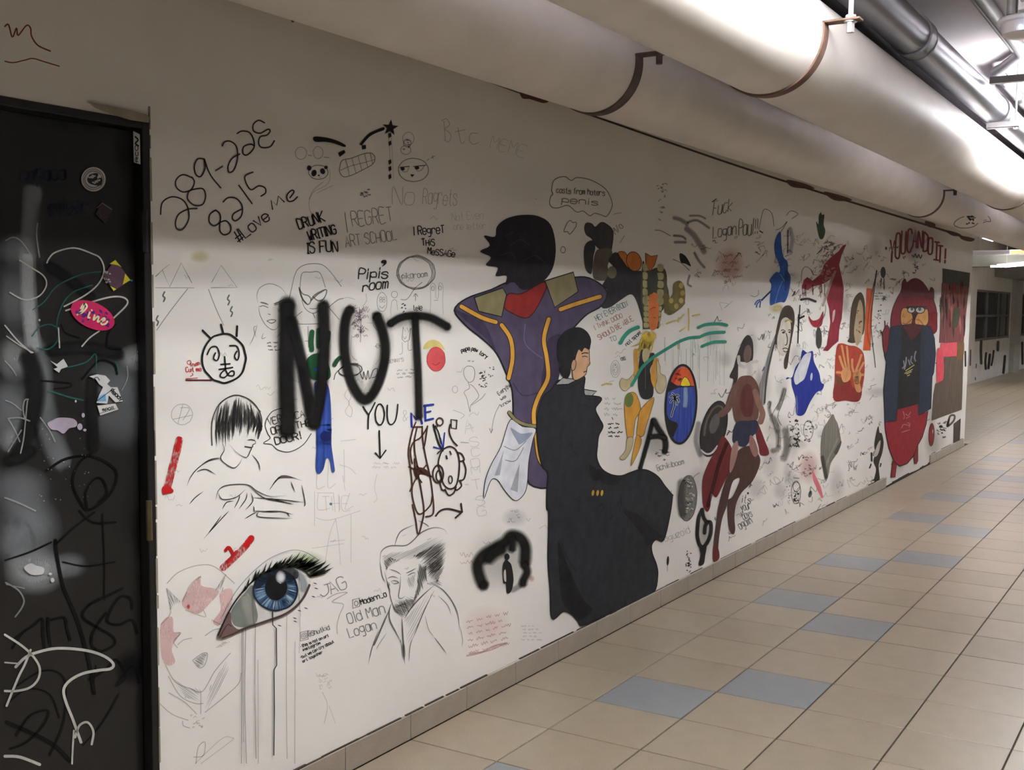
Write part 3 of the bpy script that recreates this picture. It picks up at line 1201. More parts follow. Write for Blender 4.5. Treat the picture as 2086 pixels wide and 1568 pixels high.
D = Draw('stacked_head_doodle', 'tiny pen doodle of stacked round heads', 1)
D.e(B1, 1050, 240, 45, 50, 4, PC1).e(B1, 1042, 275, 30, 30, 4, PEN).e(B1, 1030, 330, 40, 35, 4, PC1).sc(B1, 1005, 250, 80, 80, 8, 4, PEN).done()

D = Draw('pencil_lettering', 'faint pencil words BTC MEME under the pipe', 0)
D.s(B1, [1310, 100, 1350, 85, 1375, 130, 1340, 165, 1385, 210, 1370, 265, 1330, 250], 5, PC2).s(B1, [1330, 100, 1340, 250], 5, PC2)
D.s(B1, [1440, 150, 1465, 275, 1495, 260], 5, PC2).s(B1, [1420, 185, 1500, 170], 5, PC2).s(B1, [1600, 200, 1545, 200, 1530, 250, 1560, 285, 1600, 270], 5, PC2)
D.t(B1, 'MEME', 1690, 310, 1960, 390, 95, 5, PC3).done()

D = Draw('no_ragrets_writing', 'large pencilled words No Ragrets', 0)
D.t(B1, 'No', 925, 760, 1095, 768, 158, 5, PC2).t(B1, 'Ragrets', 1165, 748, 1430, 768, 125, 5, PC2).done()
D = Draw('regret_writing', 'pencilled words I REGRET ART SCHOOL', 0)
D.s(B1, [550, 820, 560, 900, 572, 980], 7, PC1).t(B1, 'REGRET', 610, 935, 930, 890, 110, 6, PC1).t(B1, 'ART SCHOOL', 560, 1095, 960, 1035, 82, 6, PC1).done()
D = Draw('drunk_writing', 'bold black marker words DRUNK WRITING IS FUN', 2)
D.t(B1, 'DRUNK', 190, 950, 395, 888, 78, 10, K).t(B1, 'WRITING', 272, 1045, 485, 985, 72, 10, K).t(B1, 'IS FUN', 255, 1143, 495, 1128, 88, 10, K).done()
D = Draw('message_writing', 'black marker words I regret this message', 2)
D.t(B1, 'I RegreT', 1090, 1000, 1335, 985, 66, 8, INK).t(B1, 'THiS', 1158, 1085, 1258, 1080, 50, 8, INK).t(B1, 'MeSSAGe', 1200, 1148, 1415, 1172, 50, 7, INK).done()
D = Draw('pipis_room_writing', 'calligraphic black words Pipis room', 2)
D.t(B1, 'Pipis', 655, 1345, 885, 1335, 84, 10, INK, up=(0.12, -1)).t(B1, 'room', 690, 1440, 888, 1415, 72, 10, INK, up=(0.1, -1))
D.f(B1, [835, 1208, 850, 1195, 876, 1198, 876, 1225, 840, 1250, 858, 1225, 840, 1220], K).done()
D = Draw('pencil_ring', 'thick grey pencil ring drawn round a scribbled word', 1)
for q in range(6):
    D.e(B1, 1108 + random.uniform(-8, 8), 1295 + random.uniform(-8, 8), 132 + q * 4, 122 + random.uniform(-4, 10), 6, PC2, rot=random.uniform(-10, 10), wob=0.03)
D.t(B1, 'pikaroom', 1000, 1345, 1200, 1325, 45, 5, PC1)
D.s(B1, [1160, 1370, 1100, 1420, 1060, 1480, 1030, 1508, 990, 1505], 5, PC1).done()
D = Draw('faint_writing', 'faint pencil words Not even one letter', 0)
D.t(B1, 'Not Even', 1395, 885, 1640, 870, 60, 4, PC3).t(B1, 'one letter', 1405, 960, 1660, 950, 55, 4, PC3).done()

# --- simple round face and red notes
D = Draw('round_face_doodle', 'bold black ring face with three hairs and curled eyes', 2)
D.e(A2, 1360, 625, 132, 148, 12, K)
for q in ([1230, 455, 1275, 500], [1342, 420, 1355, 470], [1440, 430, 1437, 490]):
    D.s(A2, q, 12, K)
for q in ([1258, 602, 1280, 560, 1315, 556, 1332, 600, 1318, 638, 1297, 625, 1308, 592], [1395, 548, 1438, 552, 1452, 600, 1440, 636, 1424, 612, 1438, 582],
          [1364, 615, 1370, 690], [1342, 662, 1396, 658], [1330, 692, 1412, 680], [1372, 690, 1345, 712, 1338, 735, 1365, 740, 1400, 705, 1420, 705, 1418, 728, 1390, 728, 1372, 700]):
    D.s(A2, q, 9, K)
D.done()
RED = paint(205, 45, 48, 0.9)
D = Draw('red_note', 'tiny red handwritten note underlined beside the round face', 1)
D.e(A2, 1148, 650, 12, 12, 4, RED).t(A2, 'Trush', 1155, 675, 1215, 665, 22, 5, RED).t(A2, 'Cut me', 1130, 708, 1222, 702, 26, 5, RED).s(A2, [1155, 735, 1172, 725, 1165, 715], 4, RED)
D.s(A2, [1130, 757, 1205, 758, 1282, 758], 10, paint(90, 22, 25)).s(A2, [1128, 748, 1200, 744], 4, RED).done()
D = Draw('mountain_doodle', 'thin pencil zigzag of mountains with a road below', 0)
D.s(A2, [945, 128, 985, 88, 1030, 192, 1100, 46, 1165, 168], 4, PC1, smooth=False).s(A2, [945, 130, 990, 85, 1030, 55], 3, PC2).s(A2, [942, 196, 1180, 197], 3, PC1)
D.s(A2, [1285, 165, 1342, 60, 1440, 195, 1280, 196], 4, PC1, smooth=False).s(A2, [1140, 202, 1040, 330, 950, 455], 4, PC1).s(A2, [1265, 205, 1310, 320, 1358, 425], 4, PC1)
TG = paint(50, 90, 95, 0.7)
for x, y in ((995, 250), (1387, 270), (1405, 340), (955, 395)):
    D.s(A2, [x + 4, y - 28, x - 6, y - 5, x + 6, y + 8, x - 2, y + 30], 9, TG)
D.dab(A2, 1215, 5, 70, 45, paint(222, 208, 100, 0.4)).done()
D = Draw('crossed_circle_doodle', 'pencil circle crossed by scribbled lines', 0)
D.e(A2, 1105, 965, 64, 62, 4, PC2).s(A2, [1050, 995, 1165, 970], 4, PC2).s(A2, [1110, 905, 1080, 1020], 4, PC2).s(A2, [1095, 925, 1150, 930, 1110, 1000], 4, PC2).done()

D = Draw('red_brush_mark', 'dry red brush stroke slanting beside the door edge', 2)
RB = paint(196, 30, 30, 0.95, 0.75)
D.s(A2, [1088, 1120, 1072, 1200, 1045, 1300, 1015, 1420], 46, RB)
D.s(A2, [1092, 1112, 1080, 1180], 24, paint(190, 24, 26))
D.f(A2, [990, 1450, 985, 1410, 1010, 1395, 1050, 1420, 1048, 1440, 1010, 1448], paint(196, 24, 26)).done()
D = Draw('red_brush_mark', 'short wet red brush mark with a side tick above the eye', 2)
D.s(A3, [1520, 168, 1478, 222, 1420, 280, 1350, 345], 42, RB)
D.s(A3, [1522, 165, 1490, 208], 34, paint(200, 22, 26)).s(A3, [1365, 240, 1385, 222, 1410, 262], 20, paint(196, 24, 26)).s(A3, [1430, 250, 1380, 310], 22, paint(196, 24, 26, 0.9, 0.5)).done()

# --- sketched boy holding a box
D = Draw('boy_sketch', 'pen sketch of a boy with straight dark hair typing on a box', 2)
D.s(A2, [1288, 1155, 1285, 1050, 1295, 980, 1330, 905, 1385, 862, 1440, 848, 1510, 872, 1560, 920, 1588, 985, 1586, 1050, 1566, 1115], 6, INK)
D.s(A2, [1300, 1000, 1340, 900, 1420, 852, 1500, 868, 1585, 950], 4, PEN)
D.part('hair')
top = P(A2, [1330, 905, 1360, 880, 1400, 862, 1440, 855, 1480, 862, 1520, 885, 1560, 930, 1585, 985])
bot = P(A2, [1310, 1150, 1345, 1165, 1385, 1150, 1420, 1105, 1470, 1095, 1520, 1100, 1555, 1105, 1572, 1100])
for k in range(62):
    t_ = (k + random.uniform(0, 1)) / 62
    i = min(int(t_ * 7), 6)
    u = t_ * 7 - i
    a = [top[i][j] + (top[i + 1][j] - top[i][j]) * u for j in (0, 1)]
    b_ = [bot[i][j] + (bot[i + 1][j] - bot[i][j]) * u for j in (0, 1)]
    r0, r1 = random.uniform(0.0, 0.4), random.uniform(0.7, 1.06)
    c0 = [a[j] + (b_[j] - a[j]) * r0 for j in (0, 1)]
    c1 = [a[j] + (b_[j] - a[j]) * r1 for j in (0, 1)]
    mid = [(c0[0] + c1[0]) / 2 + (t_ - 0.45) * 9, (c0[1] + c1[1]) / 2]
    D._stroke([c0, mid, c1], random.uniform(1.2, 2.8), INK, False, True, True)
D.part('body')
for q in ([1540, 1110, 1552, 1138, 1535, 1150, 1530, 1165, 1485, 1160, 1525, 1168, 1518, 1190, 1495, 1226, 1440, 1198, 1390, 1145], [1500, 1122, 1530, 1118, 1555, 1130], [1352, 1140, 1362, 1180, 1340, 1225, 1360, 1258, 1418, 1290, 1455, 1262, 1470, 1228],
          [1340, 1232, 1262, 1250, 1195, 1298, 1155, 1350, 1135, 1400], [1335, 1228, 1270, 1242, 1200, 1290], [1530, 1210, 1568, 1258, 1580, 1310], [1195, 1312, 1250, 1298, 1312, 1332], [1150, 1510, 1185, 1470, 1235, 1432],
          [1310, 1482, 1328, 1425, 1380, 1395, 1500, 1392, 1560, 1430, 1640, 1462, 1740, 1458], [1325, 1440, 1350, 1480, 1430, 1470, 1490, 1420], [1510, 1400, 1600, 1470, 1690, 1492, 1785, 1508],
          [1350, 1540, 1375, 1500, 1420, 1490], [1422, 1535, 1450, 1480, 1455, 1450], [1450, 1540, 1492, 1480, 1500, 1440], [1490, 1545, 1535, 1490, 1522, 1440], [1635, 1425, 1710, 1338, 1832, 1368], [1640, 1415, 1700, 1350, 1790, 1352],
          [1765, 1372, 1792, 1440], [1832, 1392, 1852, 1500, 1845, 1525], [1640, 1472, 1700, 1490, 1782, 1512], [1535, 1470, 1700, 1482, 1852, 1500], [1540, 1550, 1690, 1560], [1540, 1520, 1545, 1560]):
    D.s(A2, q, 6, INK, taper=True)
for q in ([1385, 2, 1330, 60, 1232, 170], [1340, 28, 1300, 85, 1262, 132], [1480, 50, 1520, 25, 1558, 5], [1562, 8, 1572, 38, 1770, 46], [1600, 2, 1700, 5, 1775, 25], [1735, 10, 1752, 38]):
    D.s(A3, q, 6, INK, taper=True)
D.done()
D = Draw('speech_bubble', 'round speech bubble reading VERONICA OPEN THE DOOR!', 1)
D.s(A2, [1720, 925, 1650, 950, 1610, 1020, 1625, 1080, 1640, 1110, 1600, 1140, 1648, 1148, 1690, 1182, 1760, 1192, 1840, 1150, 1890, 1080], 5, INK)
D.t(A2, 'VERONICA', 1632, 1030, 1850, 978, 42, 5, INK).t(A2, 'OPEN THE', 1650, 1088, 1890, 1032, 42, 6, INK).t(A2, 'DOOR!', 1675, 1148, 1830, 1112, 42, 7, INK).done()

# --- two pencil portraits behind the spray letters
D = Draw('woman_sketch', 'pencil sketch of a frowning long-haired woman', 0)
for q in ([1565, 290, 1560, 240, 1580, 195, 1640, 172, 1710, 200, 1750, 262], [1570, 300, 1578, 360, 1615, 425, 1665, 452, 1710, 412], [1562, 420, 1540, 495, 1512, 550], [1555, 500, 1540, 440, 1560, 430], [1720, 450, 1680, 500], [1600, 470, 1590, 505, 1620, 495]):
    D.s(A2, q, 4, PC1, taper=True)
for q in ([1578, 285, 1605, 290, 1632, 300], [1660, 296, 1690, 285, 1722, 265]):
    D.s(A2, q, 9, PC1, taper=True)
for q in ([1575, 312, 1600, 306, 1628, 318], [1666, 302, 1690, 296, 1712, 282], [1628, 355, 1642, 360], [1620, 398, 1648, 390, 1675, 396, 1648, 412, 1620, 398]):
    D.s(A2, q, 5, PC1)
D.rows(A2, 1620, 530, 90, 22, 3, 12, 4, PC1).done()
D = Draw('masked_woman_sketch', 'pencil sketch of a woman in a narrow eye mask', 0)
for q in ([1755, 270, 1770, 200, 1800, 95, 1860, 55, 1950, 55, 2010, 105, 2072, 190], [1822, 215, 1832, 112, 1885, 102, 1942, 106, 1975, 195], [1832, 270, 1852, 322, 1902, 352, 1948, 322, 1970, 270],
          [1835, 340, 1790, 380, 1800, 415, 1960, 415], [1990, 320, 2050, 270, 2085, 262], [2000, 320, 2060, 390], [1870, 430, 1872, 560], [1850, 520, 1875, 520], [1900, 350, 1912, 380]):
    D.s(A2, q, 4, PC1)
D.s(A2, [1815, 195, 1828, 250, 1850, 285, 1872, 298, 1888, 270, 1872, 245, 1840, 235, 1818, 205], 7, PC1).s(A2, [1888, 275, 1905, 245, 1940, 222, 1980, 208, 1978, 240, 1955, 272, 1925, 272, 1900, 250], 7, PC1).s(A2, [1815, 192, 1838, 265, 1872, 300], 9, PC1, taper=True).s(A2, [1890, 275, 1930, 235, 1982, 206], 9, PC1, taper=True)
D.s(A2, [1880, 322, 1905, 325, 1925, 320], 4, PC1).done()

# --- NUT
D = Draw('spray_lettering', 'huge black spray-painted word NUT', 6)
D.cur['name'] = 'spray_lettering'
D.part('letter', 'letter N in fat fuzzy black spray')
D.sp(B2, [208, 262, 206, 500, 200, 800, 205, 1100, 210, 1300, 205, 1455], 130, SPRAY, core=0.62)
D.sp(B2, [245, 430, 295, 620, 345, 830, 390, 1060, 425, 1260, 450, 1370], 100, SPRAY, core=0.6)
D.sp(B2, [540, 275, 545, 450, 548, 650, 540, 850, 520, 1050, 490, 1230, 455, 1385], 92, SPRAY, core=0.62)
D.part('letter', 'letter U in fuzzy black spray')
D.sp(B2, [788, 312, 752, 395, 735, 520, 735, 680, 755, 830, 800, 990, 865, 1105, 925, 1152, 990, 1105, 1060, 970, 1105, 800, 1112, 660, 1090, 530, 1055, 430, 1030, 372], 74, SPRAY, core=0.62)
D.part('letter', 'letter T in fuzzy black spray')
D.sp(B2, [1152, 452, 1240, 398, 1330, 376, 1420, 374, 1520, 388, 1610, 430, 1690, 480], 60, SPRAY, core=0.6)
D.sp(B2, [1388, 385, 1396, 560, 1408, 760, 1418, 960, 1422, 1130, 1425, 1310], 56, SPRAY, core=0.6)
D.part('overspray')
HZ = paint(30, 29, 29, 0.4, 0.5)
D.sp(B2, [208, 262, 200, 800, 205, 1455], 210, HZ).sp(B2, [540, 275, 545, 650, 455, 1385], 150, HZ).sp(B2, [788, 312, 740, 640, 925, 1152, 1112, 660, 1030, 372], 120, HZ).sp(B2, [1152, 452, 1420, 374, 1690, 480], 110, HZ).sp(B2, [1388, 385, 1425, 1310], 100, HZ)
D.parts.pop(0)
D.done()

# --- green hand print with blue brush stroke below it
D = Draw('green_hand_print', 'dark green painted hand print behind the letter N', 3)
GR = paint(22, 88, 48, 1, 0.25)
D.s(B2, [435, 525, 428, 610, 432, 690], 44, GR).s(B2, [495, 505, 492, 600, 495, 660], 38, GR).s(B2, [592, 530, 585, 590, 572, 650], 34, paint(20, 60, 38)).s(B2, [548, 480, 540, 650], 34, GR)
D.f(B2, [380, 800, 420, 742, 480, 722, 545, 730, 585, 820, 605, 890, 600, 950, 540, 985, 470, 970, 410, 935], GR).s(B2, [690, 765, 665, 790, 642, 830], 40, paint(24, 70, 42, 1, 0.2)).d(B2, 470, 868, 18, 14, paint(32, 60, 150)).done()
D = Draw('blue_brush_stroke', 'long streaky blue brush stroke running down from the green hand', 3)
BL = paint(24, 66, 150, 1, 0.28, streak=0.6)
D.f(B2, [455, 1000, 520, 985, 575, 1005, 600, 1100, 612, 1300, 612, 1568, 600, 1600, 480, 1600, 482, 1400, 475, 1200], BL)
D.f(B3, [190, 290, 250, 270, 312, 280, 312, 420, 330, 560, 342, 662, 318, 668, 300, 570, 270, 560, 245, 650, 205, 690, 180, 640, 188, 450], BL)
D.f(B3, [220, 350, 260, 322, 305, 365, 300, 405, 240, 410, 222, 385], paint(16, 26, 90)).done()
D = Draw('loop_tag', 'black pen loop with a scribbled tag inside the letter U', 2)
D.e(B2, 790, 878, 108, 52, 7, INK, rot=-8).e(B2, 780, 885, 100, 56, 5, INK, rot=-4).s(B2, [635, 968, 652, 910, 700, 865, 780, 818, 860, 820], 7, INK)
D.s(B2, [880, 905, 905, 960, 910, 890, 935, 965, 950, 880, 965, 960, 1000, 880, 1035, 865, 1030, 930, 985, 950], 6, INK).done()
D = Draw('purple_scribble', 'dense purple pen scribble at the top of the letter U', 1)
D.sc(B2, 790, 290, 190, 290, 60, 4, paint(80, 48, 78, 0.6)).s(B2, [870, 300, 885, 450, 880, 620], 6, paint(70, 45, 70, 0.6)).done()
D = Draw('small_face_doodles', 'little pencil oval faces and figures above the letter T', 0)
D.e(B2, 1080, 250, 46, 88, 4, PC1).e(B2, 1068, 215, 10, 12, 4, PC1).e(B2, 1095, 215, 10, 12, 4, PC1).e(B2, 1070, 240, 12, 12, 3, PC1).e(B2, 1098, 240, 12, 12, 3, PC1).s(B2, [1055, 285, 1080, 305, 1105, 280], 5, PC1)
D.e(B2, 1195, 180, 28, 30, 4, PC1).s(B2, [1170, 240, 1160, 330, 1165, 370], 4, PC2).s(B2, [1215, 240, 1225, 330], 4, PC2).s(B2, [1175, 240, 1195, 225, 1215, 240], 4, PC1)
D.s(B2, [1265, 590, 1275, 480, 1295, 520, 1310, 485, 1325, 525, 1345, 490, 1330, 600, 1290, 620, 1265, 590], 5, PEN, smooth=False).s(B2, [1275, 570, 1290, 590, 1305, 565], 4, PEN)
D.s(B2, [1265, 620, 1268, 715, 1240, 732], 4, PC1).s(B2, [1320, 610, 1322, 690, 1358, 690], 4, PC1)
D.s(B2, [1520, 370, 1530, 260, 1528, 110, 1550, 75, 1575, 110, 1575, 200, 1600, 210, 1605, 90, 1625, 72, 1642, 110, 1640, 260, 1645, 370], 4, PC2).e(B2, 1550, 125, 14, 18, 4, PC1).e(B2, 1615, 120, 14, 18, 4, PC1).s(B2, [1560, 235, 1600, 232], 4, PC1)
D.s(B2, [1388, 240, 1390, 175], 5, PEN).s(B2, [1372, 200, 1390, 172, 1412, 200], 5, PEN).t(B2, 'tele', 1365, 330, 1450, 325, 50, 7, INK).sc(B2, 1250, 255, 75, 100, 9, 6, INK).sc(B2, 1370, 350, 100, 15, 5, 6, INK)
D.e(B2, 1050, 430, 55, 80, 4, PC2).s(B2, [940, 440, 995, 445], 3, PC2).s(B2, [800, 560, 790, 700, 810, 760, 850, 790], 4, PC2).e(B2, 1040, 655, 18, 18, 4, PC1).s(B2, [1010, 660, 1070, 650], 4, PC1).s(B2, [1065, 680, 1060, 760, 1020, 825], 3, PC2)
D.s(B2, [620, 270, 680, 230, 760, 208, 830, 225], 4, PC2).s(B2, [930, 170, 935, 240, 900, 290], 4, PC2).s(B2, [760, 1050, 735, 1120, 780, 1180, 740, 1260, 790, 1310, 805, 1240, 770, 1180, 795, 1120, 770, 1050], 4, PC2)
D.done()
D = Draw('small_note', 'small faint pencil note just left of the letter T', 0)
D.t(B2, "DENNY'S", 1135, 815, 1280, 795, 32, 4, PC1).rows(B2, 1205, 885, 190, 32, 3, 22, 4, PC1, -0.08).done()
D = Draw('red_disc', 'solid red painted disc with a pale yellow leaf shape', 2)
D.f(B2, [1462, 685, 1475, 640, 1515, 606, 1565, 598, 1620, 625, 1660, 690, 1600, 668, 1530, 672], paint(226, 208, 120, 0.75))
D.d(B2, 1580, 776, 86, 112, paint(222, 88, 92, 0.95, 0.12)).s(B2, [1545, 815, 1580, 832, 1615, 805], 7, paint(190, 50, 60, 0.7)).e(B2, 1580, 776, 84, 110, 6, paint(205, 70, 76, 0.8)).done()

# --- YOU & ME
D = Draw('you_and_me_writing', 'black word YOU with an arrow, then & and ME in blue', 3)
for q in ([905, 1215, 930, 1255, 958, 1292], [1015, 1178, 985, 1240, 957, 1300, 952, 1418], [1130, 1202, 1128, 1300, 1142, 1365, 1170, 1380, 1202, 1345, 1220, 1270, 1226, 1195]):
    D.s(B2, q, 13, K)
D.e(B2, 1060, 1288, 42, 95, 13, K)
D.s(B3, [720, 322, 724, 440, 728, 553], 13, K).s(B3, [688, 510, 728, 555, 776, 488], 13, K, smooth=False)
D.s(B2, [1310, 1345, 1275, 1270, 1295, 1250, 1305, 1275, 1275, 1320, 1285, 1350, 1320, 1310], 4, PC2)
BM = paint(28, 50, 150)
D.s(B2, [1355, 1398, 1350, 1272, 1400, 1335, 1432, 1285, 1450, 1370], 19, BM, smooth=False).s(B2, [1478, 1215, 1482, 1342], 19, BM).s(B2, [1470, 1206, 1552, 1196], 21, BM).s(B2, [1482, 1268, 1530, 1258], 15, BM).s(B2, [1482, 1342, 1552, 1326], 19, BM).done()
D = Draw('brown_scribble', 'tall scribbled tangle of brown marker lines', 3)
BR = paint(74, 46, 36)
for q in ([1030, 250, 1000, 330, 968, 500, 985, 640, 998, 780, 980, 835], [1042, 288, 1020, 400, 1022, 500, 1040, 600, 1052, 660], [1085, 285, 1090, 400, 1118, 560, 1150, 700, 1172, 850, 1180, 1020, 1115, 1052],
          [1130, 282, 1108, 430, 1095, 470], [1125, 300, 1070, 380, 1010, 420, 985, 500, 1000, 600], [1010, 290, 1085, 288], [970, 628, 1050, 662, 1165, 712], [1118, 615, 1060, 690, 1000, 800, 1012, 930, 1060, 1030, 1150, 960, 1172, 880],
          [1002, 950, 1030, 1080, 1050, 1200, 1082, 1110, 1100, 1000, 1080, 850, 1050, 690], [1020, 560, 1030, 680, 1080, 760], [1040, 620, 1100, 690]):
    D.s(B3, q, 13, BR)
D.f(B3, [1010, 640, 1100, 640, 1160, 705, 1060, 690, 1040, 740], BR).done()
D = Draw('flower_head_doodle', 'dark brown outline of a petalled oval head with antennae', 3)
BD = paint(52, 38, 32)
D.s(B3, [1265, 480, 1320, 455, 1375, 490, 1400, 580, 1395, 700, 1370, 790, 1320, 815, 1270, 780, 1240, 690, 1222, 600, 1240, 520], 13, BD, closed=True)
for q in ([1385, 505, 1420, 520, 1442, 570, 1402, 582], [1432, 575, 1456, 650, 1440, 730, 1402, 745], [1404, 745, 1418, 790, 1380, 825, 1362, 808], [1372, 800, 1352, 850, 1310, 870, 1278, 820], [1285, 830, 1252, 820, 1235, 762]):
    D.s(B3, q, 13, BD)
D.e(B3, 1220, 690, 45, 75, 14, BD).e(B3, 1226, 705, 22, 45, 12, BD).s(B3, [1290, 535, 1296, 558], 13, BD).s(B3, [1320, 498, 1330, 520], 13, BD).e(B3, 1325, 737, 16, 32, 9, BD)
D.e(B3, 1234, 245, 28, 32, 12, BR).s(B3, [1205, 250, 1215, 285], 10, BR).s(B3, [1180, 270, 1200, 350, 1225, 430, 1260, 492], 15, K).s(B3, [1195, 280, 1225, 340, 1245, 430], 10, K)
D.s(B3, [1330, 226, 1380, 232, 1375, 305, 1332, 298], 12, BD, closed=True, smooth=False).s(B3, [1322, 270, 1314, 330, 1340, 400, 1382, 448], 13, BD)
D.s(B3, [1275, 340, 1262, 480, 1182, 460], 12, BM, smooth=False).s(B3, [1240, 380, 1262, 475], 9, BM).s(B3, [1215, 515, 1240, 490], 10, BD)
D.s(B3, [1200, 1045, 1240, 1000, 1310, 985, 1420, 1012], 15, BD).s(B3, [1415, 942, 1425, 1010, 1368, 1060], 15, BD, smooth=False).done()
D = Draw('faint_tower_lettering', 'faint stacked pencil letters in a tapering tower', 0)
for q in ([195, 650, 190, 810, 260, 790], [290, 580, 285, 800, 350, 770], [420, 480, 425, 760], [380, 610, 470, 640, 520, 690], [190, 850, 330, 850], [330, 850, 345, 1010], [375, 860, 380, 1010], [470, 850, 430, 990, 500, 960], [180, 1060, 300, 1080, 560, 1000],
          [350, 1070, 300, 1200, 260, 1440], [350, 1070, 375, 1250, 390, 1460], [300, 1260, 430, 1250], [480, 1030, 480, 1440], [170, 840, 170, 1130], [150, 1320, 420, 1280], [410, 700, 430, 830], [200, 860, 200, 990, 300, 980]):
    D.s(B3, q, 5, PC3)
D.t(B3, 'THE', 240, 1010, 470, 995, 130, 5, PC3).d(B3, 308, 944, 12, 12, paint(70, 150, 170, 0.7)).s(B3, [700, 690, 680, 800, 700, 900, 670, 930], 4, PC3).rows(B3, 650, 600, 260, 30, 2, 24, 4, PC3).s(B3, [390, 410, 520, 395], 5, PC3).done()
D = Draw('faint_vertical_lettering', 'faint pencil letters ASCOMTS running down beside the white cloth', 0)
for k, (c, x, y, h_) in enumerate((('A', 1450, 350, 110), ('S', 1500, 460, 80), ('C', 1510, 540, 70), ('O', 1505, 640, 80), ('M', 1510, 690, 60), ('T', 1520, 830, 90), ('S', 1550, 960, 80), ('G', 1560, 1050, 80))):
    D.t(B3, c, x, y, x + 70, y - 12, h_, 5, PC3)
D.dab(B3, 1870, 1060, 120, 90, paint(170, 174, 200, 0.25)).sc(B3, 1800, 1000, 170, 100, 8, 5, PC3).s(B3, [1345, 145, 1440, 185, 1410, 220], 4, PC2).s(B3, [1410, 420, 1480, 425], 5, PC1).done()
D = Draw('couple_doodle', 'small pencil couple under three crooked bold words', 0)
D.t(B6, 'pepe', 150, 290, 215, 270, 32, 7, INK).t(B6, 'pew', 225, 275, 270, 285, 30, 7, INK).t(B6, 'tory', 280, 300, 340, 335, 30, 7, INK)
D.s(B6, [165, 430, 190, 395, 235, 400, 250, 440, 240, 500, 205, 515, 175, 480], 4, PC1, closed=True).s(B6, [200, 515, 210, 560, 170, 590, 190, 640, 215, 740, 220, 690, 280, 625, 250, 560, 215, 530], 4, PC1)
D.sc(B6, 280, 430, 70, 120, 26, 5, PEN).sc(B6, 345, 400, 65, 80, 8, 4, PC1).s(B6, [225, 690, 300, 640, 330, 600], 4, PC1).e(B6, 100, 570, 20, 26, 4, PC2).rows(B6, 190, 355, 75, 20, 1, 14, 4, PC1)
D.t(B6, 'Everything', 435, 615, 545, 535, 30, 5, PEN).t(B6, 'we', 450, 655, 490, 630, 25, 5, PEN).t(B6, 'know', 455, 705, 525, 660, 25, 5, PEN).s(B6, [440, 685, 400, 770, 375, 900], 4, PC1).s(B6, [362, 865, 374, 902, 388, 870], 5, PEN, smooth=False).done()

# --- big realistic eye
D = Draw('painted_eye', 'large realistic blue eye with long lashes and drips', 3)
LID = [1320, 752, 1352, 680, 1400, 585, 1460, 500, 1530, 425, 1600, 380, 1680, 352, 1770, 342, 1835, 360, 1878, 400]
LOW = [1872, 450, 1840, 520, 1790, 580, 1720, 628, 1640, 658, 1560, 685, 1480, 712, 1410, 745, 1345, 770]
D.part('eye_white')
D.f(A3, LID + LOW, paint(206, 204, 198))
D.f(A3, [1395, 625, 1420, 570, 1470, 510, 1530, 450, 1545, 560, 1560, 640, 1535, 690, 1470, 705, 1415, 690], paint(126, 134, 124, 0.85))
D.sp(A3, [1480, 520, 1500, 600, 1520, 680], 60, paint(190, 190, 178, 0.5)).sp(A3, [1790, 380, 1830, 420, 1835, 480], 40, paint(150, 160, 165, 0.6))
D.part('iris')
D.d(A3, 1668, 480, 136, 126, paint(58, 84, 112))
for k in range(90):
    t_ = math.radians(random.uniform(0, 360))
    lo_ = 0.45 + 0.55 * max(0, math.sin(t_))
    c_ = random.choice([(150, 178, 200), (110, 145, 178), (40, 62, 92), (190, 208, 220)]) if math.sin(t_) > -0.2 else random.choice([(40, 60, 86), (30, 44, 66), (70, 98, 128)])
    D.s(A3, [1672 + 70 * math.cos(t_), 468 + 78 * math.sin(t_), 1668 + 128 * math.cos(t_), 480 + 118 * math.sin(t_)], random.uniform(4, 9), paint(*c_, 0.8), taper=True)
D.e(A3, 1668, 480, 134, 124, 9, paint(24, 34, 48, 0.9))
D.f(A3, [1540, 430, 1600, 380, 1690, 352, 1790, 352, 1806, 400, 1760, 420, 1640, 420, 1560, 470], paint(24, 32, 44, 0.72))
D.part('pupil')
D.d(A3, 1672, 462, 66, 76, paint(12, 13, 17)).dab(A3, 1698, 402, 34, 42, paint(225, 228, 230, 0.95)).s(A3, [1680, 425, 1700, 440], 6, paint(160, 175, 190, 0.7))
D.part('eyelid')
D.f(A3, [1315, 762, 1350, 690, 1392, 612, 1402, 680, 1430, 712, 1450, 722, 1395, 752, 1340, 772], paint(112, 88, 84)).s(A3, [1330, 765, 1375, 690, 1400, 700], 6, paint(64, 48, 48, 0.9))
D.s(A3, LID, 9, paint(34, 32, 30)).s(A3, LOW, 15, paint(104, 84, 78)).s(A3, LOW, 6, paint(54, 46, 44)).s(A3, [1345, 640, 1420, 500, 1500, 400, 1600, 310, 1680, 265, 1770, 238, 1850, 252, 1930, 300], 4, PC1)
D.dab(A3, 1850, 300, 130, 60, paint(140, 175, 90, 0.5))
D.part('lashes')
LA = paint(30, 34, 22)
lid = spline(P(A3, LID[6:]), False, 12)
for k in range(120):
    t_ = random.random() ** 0.8
    i = int(t_ * (len(lid) - 1))
    x, y = lid[i]
    ln = (22 + 26 * t_) * random.uniform(0.55, 1.15)
    an = math.radians(-62 + 42 * t_ + random.uniform(-12, 12))
    dx, dy = math.cos(an) * ln, math.sin(an) * ln
    D._stroke([(x, y + 1), (x + dx * 0.5 + 1.5, y + dy * 0.42), (x + dx, y + dy)], random.uniform(1.6, 3.2), LA, False, True, True)
for x, y in ((1905, 440), (1912, 470), (1895, 520), (1850, 590), (1810, 605), (1782, 650), (1785, 670), (1690, 695)):
    D.s(A3, [x - 10, y - 4, x + 14, y + 4], 6, INK, taper=True)
D.part('drips')
